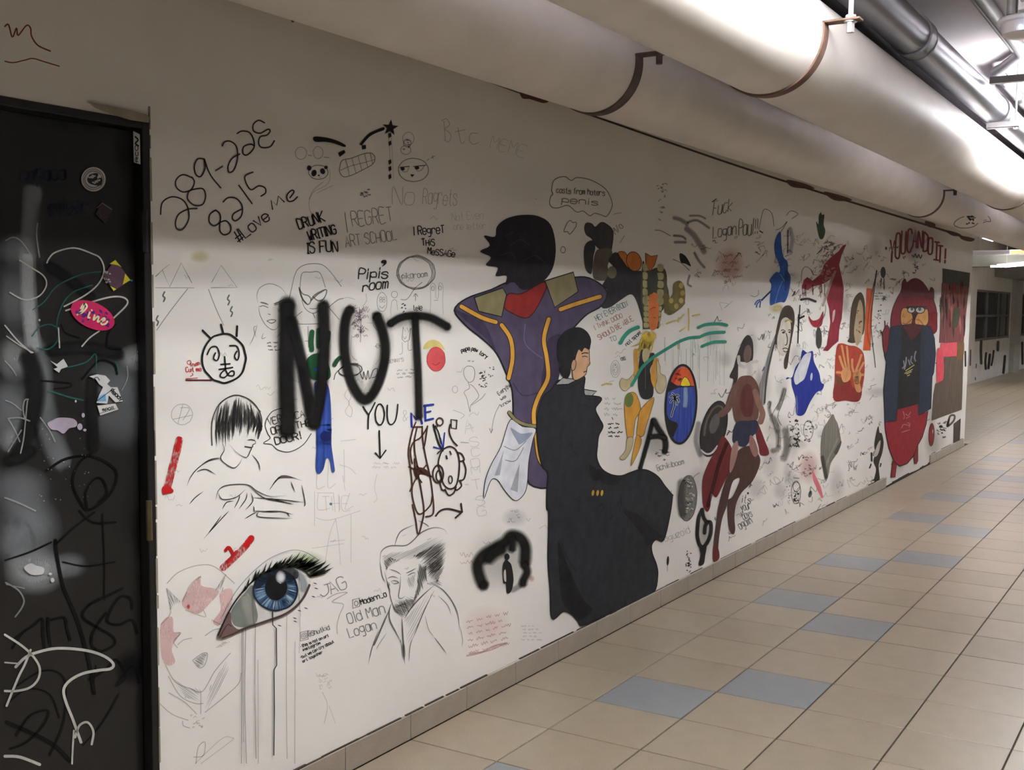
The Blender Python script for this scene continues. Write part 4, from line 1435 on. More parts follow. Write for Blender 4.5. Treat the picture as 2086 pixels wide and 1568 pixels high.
D.s(A3, [1650, 612, 1650, 690, 1672, 712, 1674, 935, 1658, 962, 1660, 1200, 1657, 1478], 7, INK, smooth=False)
for x, y0_, y1_, m_ in ((1465, 720, 1530, PC1), (1486, 715, 1530, PC1), (1472, 720, 1400, PC2), (1545, 690, 1500, PC1), (1560, 900, 1530, PC2), (1735, 630, 1500, PC2), (1785, 790, 1530, PC2), (1812, 380, 640, PC2), (1530, 480, 700, PC2), (1650, 540, 620, PC2), (1815, 640, 860, PC3)):
    D.s(A3, [x, y0_, x + random.uniform(-5, 5), (y0_ + y1_) / 2, x + random.uniform(-6, 8), y1_], 5, m_)
D.parts.pop(0)
D.done()
D = Draw('jag_writing', 'pencilled letters JAG with a zigzag tail', 1)
D.s(B4, [250, 480, 258, 540, 225, 575, 195, 560], 7, PC1).s(B4, [220, 490, 270, 475], 6, PC1).t(B4, 'AG', 280, 560, 405, 505, 95, 7, PC1)
D.s(B4, [245, 595, 320, 555, 400, 545, 350, 575, 285, 615, 330, 625, 372, 640, 340, 720, 322, 800, 325, 860], 6, PC2).done()
D = Draw('account_note', 'small pen note with a square camera icon below JAG', 1)
D.s(B4, [45, 848, 102, 835, 104, 900, 45, 914], 5, PEN, closed=True, smooth=False).s(B4, [58, 862, 90, 855, 92, 888, 58, 896], 4, PEN, closed=True).e(B4, 75, 875, 10, 9, 4, PEN)
D.t(B4, '@Shutkid', 112, 880, 268, 825, 38, 5, PEN).t(B4, '-this is not an art', 45, 968, 262, 880, 22, 5, INK).t(B4, 'instagram', 65, 992, 198, 935, 20, 5, INK).t(B4, '-but we can cry about', 45, 1050, 302, 925, 22, 5, INK).t(B4, 'art together', 65, 1078, 215, 1005, 20, 5, INK).done()

# --- fox
D = Draw('fox_sketch', 'pale pencil fox head with pink patches under the eye', 1)
PK = paint(224, 160, 160, 0.42, 0.12)
D.f(A3, [1100, 550, 1130, 490, 1160, 445, 1215, 395, 1218, 450, 1300, 470, 1322, 500, 1260, 570, 1200, 622, 1120, 592], PK)
D.f(A3, [972, 690, 1040, 640, 1052, 735, 1092, 742, 1040, 830, 1060, 915, 1010, 935, 978, 880], PK).f(A3, [1330, 500, 1400, 470, 1400, 560, 1330, 690, 1290, 670, 1335, 600], PK)
D.h(A3, [1008, 470, 1092, 552, 1030, 605], 65, 9, 4, PC1).h(A3, [1305, 480, 1368, 385, 1345, 490], 110, 8, 4, PC1).h(A3, [1165, 905, 1220, 865, 1255, 865, 1240, 930, 1205, 950], 30, 8, 4, PC1)
D.h(A3, [1020, 990, 1120, 1060, 1215, 1085, 1222, 1170, 1120, 1130], 35, 9, 4, PC2).h(A3, [1235, 1200, 1265, 1080, 1390, 860, 1395, 930, 1290, 1160, 1245, 1220], 115, 9, 4, PC2).h(A3, [1300, 830, 1350, 790, 1395, 795, 1340, 825], 20, 7, 4, PC2)
for q in ([1010, 440, 1080, 372, 1200, 330, 1300, 340, 1420, 440], [1008, 470, 1092, 552], [1008, 470, 1032, 600, 1020, 640, 972, 690], [1215, 395, 1150, 450, 1105, 550], [1305, 480, 1368, 385], [1120, 600, 1200, 630, 1245, 640, 1230, 600], [1075, 812, 1110, 782, 1162, 770], [1240, 757, 1290, 722, 1340, 712], [1280, 660, 1340, 690, 1390, 700],
          [1165, 905, 1220, 865, 1255, 865, 1240, 930, 1205, 950, 1165, 905], [1000, 930, 1060, 1035, 1150, 1075, 1225, 1092, 1300, 970, 1395, 860], [1018, 1000, 1090, 1120, 1180, 1165, 1230, 1165], [1215, 1090, 1215, 1230], [1240, 1220, 1340, 1140, 1440, 1050, 1460, 980], [965, 1165, 1040, 1230, 1140, 1268], [1020, 1100, 1120, 1160, 1190, 1230], [1105, 1270, 1110, 1300, 1150, 1315], [1052, 740, 1095, 740, 1050, 790, 1075, 830]):
    D.s(A3, q, 5, PC2)
D.dab(A3, 1140, 580, 12, 16, paint(200, 30, 40, 0.9)).sc(A3, 1150, 1220, 100, 90, 10, 4, PC3).s(A3, [1185, 1530, 1200, 1430, 1240, 1400, 1230, 1480, 1170, 1490], 5, PC2).s(A3, [1180, 1530, 1340, 1380, 1405, 1375, 1395, 1395, 1215, 1530], 5, PC3).done()

# --- man in a brimmed hat
D = Draw('hat_man_sketch', 'charcoal sketch of a bearded man in a wide-brimmed hat and coat', 2)
CH = paint(48, 45, 43, 0.7)
CH2 = paint(70, 66, 64, 0.45)
D.part('hat')
for q in ([760, 192, 782, 120, 820, 72, 920, 28], [648, 310, 655, 245, 690, 205, 745, 190, 840, 190, 900, 152, 960, 92, 1050, 55, 1130, 65, 1162, 105], [648, 310, 665, 420, 690, 470], [940, 0, 1000, 30, 1020, 50]):
    D.s(B4, q, 8, CH, taper=True)
D.h(B4, [660, 270, 760, 235, 900, 215, 1040, 130, 1165, 110, 1160, 200, 1080, 290, 960, 290, 860, 300, 740, 330, 690, 370], -28, 10, 5, CH2).h(B4, [900, 270, 1060, 180, 1165, 140, 1150, 290, 1100, 380, 1000, 420, 960, 330], -40, 8, 7, CH).h(B4, [670, 300, 720, 270, 770, 300, 700, 380], 50, 8, 6, CH)
D.h(B4, [1020, 330, 1140, 260, 1150, 340, 1080, 470, 1010, 440], -50, 9, 7, CH)
D.part('face')
for q in ([682, 390, 712, 500, 730, 590, 760, 670, 815, 735], [805, 420, 800, 500, 790, 580, 815, 590, 840, 570], [705, 440, 745, 425, 790, 440], [730, 462, 760, 455, 790, 470, 755, 480, 730, 462], [845, 400, 880, 385, 925, 360], [855, 420, 890, 400, 920, 395], [770, 655, 810, 640, 860, 625], [720, 370, 770, 385, 810, 410]):
    D.s(B4, q, 7, CH, taper=True)
D.h(B4, [742, 640, 775, 612, 805, 604, 850, 588, 900, 590, 925, 600, 905, 660, 860, 715, 828, 742, 785, 715, 755, 685], 62, 8, 5, CH).h(B4, [735, 600, 800, 592, 860, 575, 930, 580, 905, 660, 830, 745, 760, 690], 20, 12, 4, CH2).h(B4, [935, 320, 1000, 340, 1010, 470, 930, 590, 900, 620, 930, 480], 75, 7, 7, CH).h(B4, [850, 430, 920, 400, 905, 520, 870, 510], 70, 9, 5, CH2).h(B4, [700, 440, 720, 480, 730, 560, 705, 500], 75, 6, 5, CH)
D.part('coat')
for q, w__ in (([735, 630, 718, 690, 725, 760, 770, 850, 810, 920], 11), ([815, 735, 820, 850, 828, 960, 838, 1090], 12), ([835, 745, 880, 670, 960, 580, 1060, 490], 10), ([900, 890, 940, 790, 990, 670, 1060, 530], 8), ([1060, 485, 1130, 530, 1200, 620, 1240, 720, 1252, 840], 9),
               ([722, 670, 670, 790, 610, 930, 600, 950], 12), ([640, 830, 590, 960, 560, 1090], 7), ([868, 1070, 875, 960, 900, 880], 7), ([1060, 885, 1110, 950, 1155, 1010], 8), ([990, 720, 1020, 830, 1060, 880], 4), ([1090, 570, 1160, 640, 1190, 720], 5), ([1255, 800, 1275, 900, 1270, 960], 4), ([700, 850, 640, 940, 620, 980], 4)):
    D.s(B4, q, w__, CH, taper=True)
D.h(B4, [835, 760, 900, 670, 1050, 500, 1000, 640, 920, 840, 850, 960], -62, 13, 4, CH2).h(B4, [800, 900, 835, 920, 845, 1080, 825, 1090], 85, 7, 5, CH).h(B4, [1000, 480, 1070, 430, 1140, 500, 1060, 500], 30, 8, 5, CH2)
D.parts.pop(0)
D.done()
D = Draw('old_man_writing', 'pencilled caption and small camera icon beside the hat sketch', 1)
D.t(B4, 'Old Man', 412, 785, 690, 700, 80, 7, PC1).t(B4, 'Logan', 418, 888, 625, 820, 78, 7, PC1)
D.s(B4, [440, 602, 492, 588, 494, 650, 442, 666], 6, PEN, closed=True, smooth=False).e(B4, 468, 628, 14, 18, 5, PEN).t(B4, 'Modern_a', 508, 640, 700, 575, 42, 7, INK).done()
D = Draw('spray_arch', 'fuzzy black spray arch around a small black silhouette', 3)
D.sp(B4, [1435, 500, 1400, 410, 1392, 330, 1440, 260, 1530, 205, 1600, 165, 1645, 115, 1710, 130, 1748, 190, 1752, 270, 1745, 330], 84, SPRAY, core=0.45)
D.sp(B4, [1745, 330, 1765, 390, 1740, 450, 1735, 490], 60, SPRAY, core=0.4).sp(B4, [1460, 300, 1520, 245, 1580, 215], 90, SPRAY, core=0.4).sp(B4, [1645, 120, 1655, 180, 1650, 225], 60, SPRAY, core=0.4).dab(B4, 1440, 490, 45, 45, SPRAY)
D.sp(B4, [1650, 530, 1700, 500, 1730, 450], 40, paint(30, 30, 30, 0.4)).dab(B4, 1560, 300, 280, 260, HZ, 0.7)
D.f(B4, [1600, 300, 1625, 310, 1648, 345, 1662, 450, 1645, 535, 1612, 550, 1604, 480, 1584, 470, 1580, 345], K).d(B4, 1612, 275, 20, 26, K).f(B4, [1588, 390, 1602, 375, 1606, 460, 1590, 450], paint(195, 190, 182)).dab(B4, 1800, 440, 25, 30, paint(225, 130, 90, 0.4)).done()
D = Draw('pink_writing', 'faded pink handwriting near the baseboard', 0)
PW = paint(222, 120, 125, 0.4)
D.rows(B4, 1300, 770, 340, 48, 6, 26, 5, PW, -0.22).s(B4, [1310, 1025, 1420, 1000, 1520, 950, 1610, 930], 14, PW).s(B4, [1330, 1010, 1480, 985, 1600, 930], 10, PW).dab(B4, 1460, 800, 200, 170, paint(225, 140, 140, 0.16)).rows(B4, 1250, 260, 90, 60, 2, 40, 5, paint(222, 130, 130, 0.3)).rows(B4, 1720, 800, 150, 26, 5, 14, 4, PC3).done()
D = Draw('faint_figure_sketch', 'very faint pencil figure low on the wall by the drips', 0)
D.sc(B4, 160, 1160, 140, 130, 16, 4, PC3).s(B4, [210, 1300, 250, 1400, 225, 1540], 6, PC3).s(B4, [260, 1400, 310, 1540], 4, PC3).done()

# ------------------------------------------------------------------ middle of the wall: painted figures
PUR = paint(84, 74, 100)
PURD = paint(62, 52, 76)
OL = paint(142, 133, 96)
YE = paint(222, 164, 62)
D = Draw('purple_figure', 'painted figure in a purple jacket seen from behind, dark hair', 2)
D.part('jacket')
D.f(FULL, [926, 632, 950, 608, 1000, 590, 1040, 574, 1110, 574, 1160, 566, 1200, 566, 1236, 592, 1226, 622, 1196, 640, 1172, 664, 1150, 690, 1140, 740, 1125, 800, 1118, 870, 1100, 920, 1122, 988, 1078, 985, 1072, 930, 1068, 880, 1048, 868, 1044, 800, 1034, 768, 1012, 720, 985, 692, 950, 664], PUR, ow=3, om=K)
D.f(FULL, [1118, 690, 1150, 690, 1132, 800, 1115, 860, 1102, 800, 1108, 740], PURD).f(FULL, [926, 632, 990, 690, 1012, 720, 985, 655, 950, 640], PURD).s(FULL, [1070, 660, 1070, 700, 1105, 730], 2, paint(130, 116, 160, 0.8)).s(FULL, [1045, 780, 1065, 805, 1095, 800], 2.5, PURD)
D.part('scarf')
D.f(FULL, [1026, 622, 1036, 598, 1062, 598, 1108, 574, 1110, 594, 1078, 646, 1040, 636], paint(150, 40, 36), ow=2, om=paint(60, 18, 18))
D.part('shoulder_patch')
D.f(FULL, [966, 606, 1024, 586, 1032, 600, 1022, 645, 975, 634], OL, False, 2.5, K)
D.part('shoulder_patch')
D.f(FULL, [1110, 572, 1168, 554, 1178, 594, 1130, 626], OL, False, 2.5, K)
D.part('piping')
for q in ([940, 624, 980, 646, 1010, 656], [1022, 662, 1040, 690, 1044, 730, 1036, 770], [1118, 650, 1108, 690, 1114, 730, 1116, 770, 1098, 806, 1088, 835, 1088, 862], [1142, 630, 1170, 620, 1222, 604], [1092, 880, 1098, 930, 1112, 950, 1130, 952]):
    D.s(FULL, q, 11, K).s(FULL, q, 8, YE)
D.part('hair')
HK = paint(34, 30, 38)
D.f(FULL, [1012, 462, 1030, 446, 1060, 438, 1096, 440, 1122, 458, 1132, 500, 1128, 540, 1114, 566, 1090, 584, 1064, 590, 1046, 574, 1030, 580, 1032, 562, 1010, 562, 1014, 545, 990, 540, 1000, 524, 978, 512, 998, 500, 986, 480, 1008, 482], HK)
for q in ([1040, 500, 1060, 488, 1080, 500], [1020, 520, 1040, 515, 1052, 530], [1070, 530, 1090, 520, 1110, 535], [1030, 480, 1045, 472]):
    D.s(FULL, q, 1.6, paint(70, 66, 82, 0.8))
D.part('white_cloth')
D.f(B6, [520, 800, 610, 850, 712, 868, 690, 960, 660, 1120, 648, 1290, 620, 1370, 556, 1414, 480, 1340, 420, 1255, 370, 1265, 320, 1398, 330, 1260, 380, 1130, 450, 1000], paint(214, 216, 222), ow=6, om=INK)
D.f(B6, [520, 860, 600, 905, 690, 900, 600, 985, 570, 960], paint(160, 172, 194, 0.8)).s(B6, [470, 1000, 560, 1030, 640, 960], 5, PC1).s(B6, [480, 1105, 560, 1110, 620, 1010], 5, PC1).f(B6, [590, 1130, 575, 1350, 520, 1330], paint(176, 178, 186, 0.8), False).f(B6, [470, 1030, 440, 1220, 400, 1225], paint(176, 178, 186, 0.7), False)
D.part('belt')
D.s(B6, [512, 745, 560, 800, 630, 835, 720, 850], 30, K).s(B6, [512, 745, 560, 800, 630, 835, 720, 850], 22, OL)
D.parts.pop(0)
D.done()

D = Draw('coat_figure', 'painted figure in a long black coat standing on the baseboard', 4)
D.part('coat')
coat = P(B6, [868, 515, 905, 500, 960, 528, 1080, 470, 1082, 600, 1210, 635, 1165, 715, 1195, 790, 1222, 850, 1190, 920, 1180, 1000, 1176, 1090, 1212, 1170, 1280, 1215, 1360, 1226, 1430, 1202, 1500, 1180, 1565, 1186, 1640, 1232, 1692, 1302, 1748, 1370])
coat += P(B7, [1636, 250, 1612, 430, 1548, 690, 1472, 686, 1426, 742, 1432, 830, 1476, 950, 1486, 1060, 1450, 1215, 1300, 1290, 1150, 1368, 900, 1480, 722, 1556, 680, 1510, 612, 1440, 530, 1415, 420, 1486, 402, 1200, 380, 900, 386, 600, 386, 400, 366, 372, 372, 150])
coat += P(B6, [805, 1200, 762, 1150, 730, 1000, 722, 800, 762, 640, 830, 570])
CO = paint(38, 40, 46)
D._fill(spline(coat, True, 3), CO)
D._stroke(coat, 3.0, K, True, True)
D.f(B6, [1200, 1180, 1290, 1225, 1360, 1240, 1330, 1290, 1240, 1290, 1150, 1200], paint(26, 27, 31)).f(B7, [1140, 390, 1300, 440, 1420, 560, 1530, 660, 1440, 700, 1380, 760, 1320, 620, 1230, 520], paint(20, 20, 23)).f(B7, [480, 700, 540, 850, 620, 1050, 740, 1300, 830, 1400, 700, 1500, 600, 1420, 520, 1300, 490, 1000], paint(25, 25, 27, 0.9))
D.f(B6, [1120, 1140, 1180, 1180, 1230, 1240, 1160, 1260, 1130, 1220], paint(18, 18, 20))
D.part('sleeve_lines')
LN = paint(66, 68, 76, 0.7)
for q in ([1165, 715, 1060, 690, 960, 780, 920, 880, 940, 1000, 1010, 1080], [1000, 1400, 1080, 1430, 1150, 1470, 1230, 1440], [980, 960, 1000, 1040, 1030, 1070], [1250, 1300, 1250, 1400, 1210, 1500]):
    D.s(B6, q, 5, LN)
for q in ([520, 720, 560, 850, 660, 1010], [1140, 450, 1200, 520, 1280, 570, 1330, 650], [1000, 490, 1030, 460], [1110, 240, 1120, 330, 1090, 430]):
    D.s(B7, q, 5, LN)
D.part('cuff_button')
for x in (833, 880, 924):
    D.d(B7, x, 218, 13, 30, paint(196, 156, 52), 8)
D.part('collar')
D.f(B6, [1080, 600, 1082, 570, 1176, 585, 1140, 618, 1090, 615], paint(170, 172, 172), False, 8, K).f(B6, [862, 535, 918, 482, 1000, 492, 1040, 490, 960, 530], paint(176, 178, 178), False, 6, K).s(B6, [880, 560, 960, 560, 1075, 500], 6, K).s(B6, [1082, 600, 1100, 640, 1190, 640], 6, K)
D.part('head')
D.f(B6, [1000, 260, 1060, 235, 1112, 240, 1120, 330, 1122, 380, 1104, 400, 1098, 440, 1080, 468, 1010, 500, 990, 440], paint(216, 172, 132), ow=5, om=K)
D.s(B6, [1065, 322, 1085, 318, 1106, 324], 6, K).s(B6, [1060, 300, 1085, 292, 1112, 296], 8, K).s(B6, [1118, 345, 1126, 372, 1108, 380], 5, paint(150, 100, 76)).s(B6, [1075, 440, 1100, 430], 7, K)
D.part('hair')
D.f(B6, [878, 270, 884, 200, 920, 140, 980, 105, 1050, 100, 1105, 135, 1132, 190, 1128, 240, 1118, 270, 1085, 255, 1062, 285, 1040, 268, 1022, 310, 1012, 345, 990, 350, 980, 400, 975, 450, 950, 490, 915, 470, 890, 420, 905, 380, 880, 340], paint(24, 24, 27))
D.d(B6, 1000, 385, 18, 42, paint(206, 164, 130), 8, 5, K)
D.parts.pop(0)
D.done()

# dark and orange shapes behind
D = Draw('armoured_shapes', 'loose grey, orange and cream painted shapes above the yellow figure', 1)
GD = paint(62, 62, 64)
D.f(D1, [525, 700, 545, 648, 600, 655, 640, 692, 700, 642, 760, 660, 826, 735, 815, 900, 790, 960, 700, 930, 640, 880, 600, 810, 545, 770], GD, ow=8, om=paint(34, 34, 36))
D.f(D1, [600, 830, 640, 900, 620, 1000, 610, 1120, 590, 1190, 530, 1120, 522, 900], paint(56, 57, 57)).f(D1, [640, 960, 700, 920, 800, 920, 820, 1000, 770, 1100, 800, 1240, 640, 1250, 610, 1150], paint(98, 90, 76))
D.f(B5, [1300, 980, 1290, 850, 1350, 740, 1400, 660, 1360, 600, 1420, 535, 1500, 600, 1560, 690, 1640, 700, 1640, 900, 1655, 1140, 1600, 960, 1550, 880, 1470, 920, 1370, 988], paint(44, 43, 46)).d(B5, 1390, 700, 38, 50, paint(122, 118, 96)).d(B5, 1325, 862, 34, 40, paint(150, 148, 138), 0, 6, K)
OR = paint(205, 122, 52)
D.f(D1, [880, 962, 950, 955, 990, 1030, 990, 1120, 940, 1060], OR, ow=6, om=K).d(D1, 1050, 1055, 78, 105, OR, -15, 7, K).f(D1, [1172, 965, 1230, 1000, 1300, 985, 1270, 1090, 1220, 1165, 1175, 1080], OR, False, 6, K)
CRM = paint(178, 170, 122)
D.f(D1, [1140, 1060, 1200, 1150, 1290, 1120, 1380, 1140, 1400, 1300, 1360, 1568, 1140, 1568], paint(74, 72, 52))
D.f(B8, [880, 0, 1180, 0, 1160, 300, 1120, 480, 900, 490], paint(70, 66, 44), False).f(B8, [985, 20, 1118, 20, 1105, 445, 990, 460], paint(222, 122, 56))
for k in range(6):
    y = 10 + k * 78
    D.f(B8, [912, y, 975, y + 6, 980, y + 60, 920, y + 64], CRM).f(B8, [1128, y, 1178 - k * 6, y + 6, 1170 - k * 6, y + 58, 1124, y + 60], CRM)
for k in range(5):
    y = 1080 + k * 88
    D.f(D1, [1145, y, 1190, y + 10, 1192, y + 70, 1148, y + 72], CRM).f(D1, [1300, y + 10, 1360, y + 14, 1358, y + 76, 1304, y + 74], CRM)
D.f(D1, [1200, 1200, 1290, 1170, 1300, 1300, 1240, 1400, 1195, 1360], paint(60, 70, 54)).s(B8, [1000, 215, 1050, 180, 1080, 190], 8, K).s(B8, [1050, 320, 1080, 330], 8, K)
D.f(D1, [1370, 1150, 1400, 1300, 1420, 1400, 1400, 1568, 1370, 1568], paint(92, 88, 58)).f(B8, [1190, 0, 1270, 0, 1290, 120, 1480, 90, 1470, 160, 1300, 285, 1220, 240], paint(112, 100, 54)).f(D1, [1470, 1290, 1540, 1260, 1590, 1340, 1585, 1500, 1520, 1568, 1430, 1568, 1420, 1460, 1460, 1400], paint(128, 116, 62))
for x, y in ((1550, 1310), (1565, 1390), (1550, 1470), (1500, 1530), (1445, 1470)):
    D.d(D1, x, y, 24, 30, paint(196, 176, 96))
D.done()

D = Draw('yellow_figure', 'small painted figure with yellow hair, black top and ochre trousers', 2)
OC = paint(216, 158, 62)
D.part('hair')
YH = paint(224, 198, 70, 0.75, 0.4)
for k in range(30):
    x, y = random.uniform(900, 1060), random.uniform(540, 640)
    D.s(B8, [x, y, x - random.uniform(-10, 60), y + 120, x - random.uniform(20, 190), y + random.uniform(160, 330)], random.uniform(10, 26), YH, taper=True)
D.sp(B8, [930, 560, 990, 620, 1040, 560], 120, paint(222, 192, 66, 0.8))
D.part('top')
D.f(B8, [860, 830, 900, 780, 950, 900, 1000, 830, 1060, 830, 1065, 930, 1000, 1050, 1020, 1180, 1050, 1300, 1030, 1450, 900, 1470, 840, 1350, 830, 1150], paint(38, 37, 36)).f(B8, [895, 800, 950, 760, 1000, 820, 950, 960, 900, 930], paint(196, 182, 140)).s(B8, [935, 1000, 935, 1340], 7, paint(120, 118, 110, 0.8))
D.part('arm')
D.s(B8, [800, 790, 800, 900, 810, 1060, 790, 1130], 60, OC).f(B8, [600, 1180, 640, 1200, 700, 1190, 760, 1130, 780, 1180, 730, 1290, 650, 1360, 590, 1320, 570, 1250], paint(200, 184, 142), ow=6, om=PC1)
D.part('arm')
D.s(B8, [1090, 930, 1060, 1050, 1050, 1180, 1080, 1280], 80, OC).f(B8, [1090, 930, 1140, 1000, 1150, 1110, 1220, 1160, 1225, 1290, 1170, 1390, 1110, 1380, 1075, 1300, 1100, 1180], paint(204, 190, 152), ow=7, om=PC1)
D.part('trousers')
D.f(B6, [1405, 610, 1470, 600, 1510, 720, 1470, 800, 1450, 940, 1410, 945, 1385, 720], OC, ow=5, om=PC1).f(B6, [1510, 720, 1610, 630, 1580, 760, 1550, 850, 1530, 920, 1480, 920, 1490, 800], OC, ow=5, om=PC1).d(B6, 1420, 650, 34, 55, paint(104, 124, 62), 5)
D.f(B6, [1405, 945, 1450, 935, 1440, 1020, 1390, 1100, 1350, 1090, 1395, 1030], paint(196, 180, 140), ow=4, om=PC1).f(B6, [1480, 920, 1515, 950, 1500, 1020, 1470, 1090, 1435, 1150, 1450, 1050], OC, ow=4, om=PC1)
D.parts.pop(0)
D.done()
D = Draw('teal_brush_arcs', 'teal green brush arcs sweeping across the yellow figure', 4)
TE = paint(44, 150, 126, 1, 0.12)
for q, w__ in (([585, 680, 630, 600, 700, 525, 770, 485, 832, 462], 55), ([745, 1275, 800, 1180, 880, 1040, 1000, 920, 1150, 820, 1280, 740, 1380, 680, 1480, 635, 1570, 610, 1700, 600], 44), ([1690, 462, 1780, 425, 1900, 412, 2000, 412, 2085, 432], 44), ([1720, 590, 1800, 555, 1900, 535, 2050, 530], 42), ([1735, 730, 1820, 695, 1920, 668, 2065, 665], 42)):
    D.s(B8, q, w__, TE)
D.done()
D = Draw('teal_drips', 'thin pale green paint drips below the teal arcs', 1)
DR = paint(168, 204, 190, 0.35)
for k in range(26):
    x = random.uniform(1200, 2060)
    y = random.uniform(560, 800)
    D.s(B8, [x, y, x + random.uniform(-6, 6), y + random.uniform(150, 600)], random.uniform(4, 12), DR)
D.dab(B8, 1880, 560, 170, 200, paint(192, 216, 206, 0.35)).done()
D = Draw('yellow_drips', 'pale yellow paint drips and a short yellow dash', 1)
YD = paint(228, 204, 90, 0.55)
for q in ([1230, 410, 1320, 375, 1400, 355, 1480, 280], [1545, 200, 1550, 350, 1545, 500], [1600, 300, 1700, 280], [1420, 520, 1500, 460], [320, 1280, 380, 1260, 455, 1265], [1395, 380, 1405, 330], [1400, 690, 1400, 760]):
    D.s(B8, q, 24, YD)
D.done()
D = Draw('everybody_note', 'teal and pink note HEY EVERYBODY I THINK DODO SHOULD BE ABLE TO', 1)
D.t(B8, 'HEY EVERYBODY', 245, 372, 700, 150, 72, 9, paint(84, 134, 130, 0.75)).t(B8, 'I THINK DODO', 225, 500, 615, 320, 62, 8, paint(200, 140, 140, 0.5)).t(B8, 'SHOULD BE ABLE', 290, 640, 770, 360, 68, 9, paint(196, 112, 112, 0.6)).t(B8, 'TO', 445, 670, 530, 640, 62, 8, paint(110, 150, 160, 0.6))
D.t(B8, 'not spam!', 672, 730, 880, 545, 52, 9, INK).t(B8, 'as', 590, 930, 655, 920, 60, 9, PEN).done()
D = Draw('spiral_doodle', 'small pencil spiral face beside the black coat', 0)
for r_ in (1.0, 0.7, 0.45):
    D.e(B8, 510, 1050, 65 * r_, 120 * r_, 5, PC1)
D.sc(B8, 480, 980, 70, 130, 6, 5, PC1).s(B8, [415, 1235, 490, 1215], 5, PC1).rows(B6, 1230, 640, 90, 40, 4, 26, 4, PC2).rows(B6, 1255, 830, 110, 32, 4, 18, 6, INK).s(B6, [1290, 780, 1300, 800], 5, INK).done()
D = Draw('thought_bubble', 'pen cloud bubble with two lines of handwriting', 1)
D.s(D1, [190, 340, 176, 300, 195, 205, 250, 165, 320, 155, 385, 195, 440, 165, 560, 180, 680, 235, 760, 300, 810, 400, 815, 480, 760, 575, 700, 560, 630, 545, 580, 570, 510, 520, 440, 530, 350, 460, 250, 485, 185, 480, 155, 440, 165, 370], 8, PEN, closed=True)
D.s(D1, [320, 690, 345, 640, 375, 620, 400, 642, 436, 640, 430, 690, 370, 765, 345, 738, 308, 738], 8, PEN, closed=True).e(D1, 297, 932, 25, 33, 7, PEN)
D.t(D1, 'costs from haters', 225, 325, 740, 358, 58, 8, PEN).t(D1, 'penis', 285, 430, 665, 462, 66, 8, PEN, jit=0.04).done()
D = Draw('grey_dragon_sketch', 'smudged grey sketch of a crested creature', 0)
GS = paint(88, 86, 84, 0.5)
for q, w__ in (([1470, 590, 1540, 610, 1620, 660], 40), ([1600, 700, 1680, 770, 1740, 860, 1800, 960], 55), ([1640, 570, 1740, 570, 1810, 600], 20), ([1620, 640, 1720, 620, 1850, 700], 24), ([1470, 780, 1560, 790, 1600, 820], 24), ([1480, 850, 1600, 850], 30), ([1690, 960, 1740, 1050, 1800, 1120], 26), ([1640, 1200, 1620, 1290, 1660, 1320], 20)):
    D.sp(D1, q, w__, GS)
D.s(D1, [1270, 722, 1340, 730, 1440, 785], 8, PC1).f(D1, [1535, 970, 1600, 1000, 1655, 1105, 1600, 1080, 1545, 1060], INK).s(D1, [1460, 1030, 1550, 1070, 1640, 1150], 7, PEN).sc(D1, 1690, 1130, 90, 90, 8, 5, PC1).done()
D = Draw('side_notes', 'small pencil notes and arrows above the orange shapes', 0)
D.t(D1, 'M/o', 860, 770, 940, 690, 70, 7, PC1).sc(D1, 1290, 230, 130, 420, 16, 6, PC1).s(D1, [835, 555, 870, 545, 920, 538], 6, PC1).s(D1, [900, 860, 950, 780], 6, PC1).sc(D1, 1700, 880, 200, 60, 6, 5, PC1).s(D1, [0, 395, 20, 388], 5, PC1).done()
D = Draw('sunset_oval', 'black-edged painted oval of a sunset over a blue sea with a palm', 3)
D.part('sea')
D.d(B6, 1816, 682, 116, 298, paint(46, 72, 164, 1, 0.0, streak=0.35), 3)
D.part('sky')
pts = [q for q in D._ell(B6, 1818, 682, 108, 286, 3, 0, 360, 60)]
yl = 640 + 545 / 3.725
D._fill([(x, min(y, yl)) for x, y in pts if y < yl + 3], paint(226, 98, 46))
D.f(B6, [1740, 500, 1760, 440, 1810, 420, 1790, 470, 1760, 520], paint(196, 62, 40)).sc(B6, 1760, 440, 90, 60, 8, 7, paint(150, 40, 30, 0.7))
D.part('sun')
D.f(B6, [1815, 542, 1822, 500, 1845, 475, 1870, 495, 1884, 542], paint(238, 218, 52), ow=4, om=K)
D.part('land')
D.f(B6, [1705, 600, 1712, 545, 1740, 510, 1790, 545, 1912, 542, 1910, 552, 1800, 556, 1740, 580], K, False).f(B6, [1708, 760, 1730, 800, 1790, 830, 1770, 900, 1750, 930, 1712, 850], K)
D.sp(B6, [1850, 560, 1850, 640, 1845, 700], 34, paint(150, 180, 220, 0.8))
D.part('palm')
WP = paint(205, 215, 225)
PALM = ([1768, 645, 1766, 690, 1752, 735, 1742, 775], [1768, 642, 1752, 618, 1732, 628], [1768, 640, 1764, 612, 1748, 600], [1768, 640, 1782, 612, 1796, 618], [1768, 644, 1790, 638, 1800, 662], [1768, 646, 1748, 646, 1736, 668], [1770, 646, 1784, 660, 1784, 684])
for q in PALM:
    D.s(B6, q, 15, WP)
for q in PALM:
    D.s(B6, q, 9, K)
D.part('rim')
D.e(B6, 1816, 682, 116, 298, 16, K, 3, wob=0.0)
D.parts.pop(0)
D.done()
D = Draw('spray_letter', 'thin black spray letter A leaning below the sunset oval', 3)
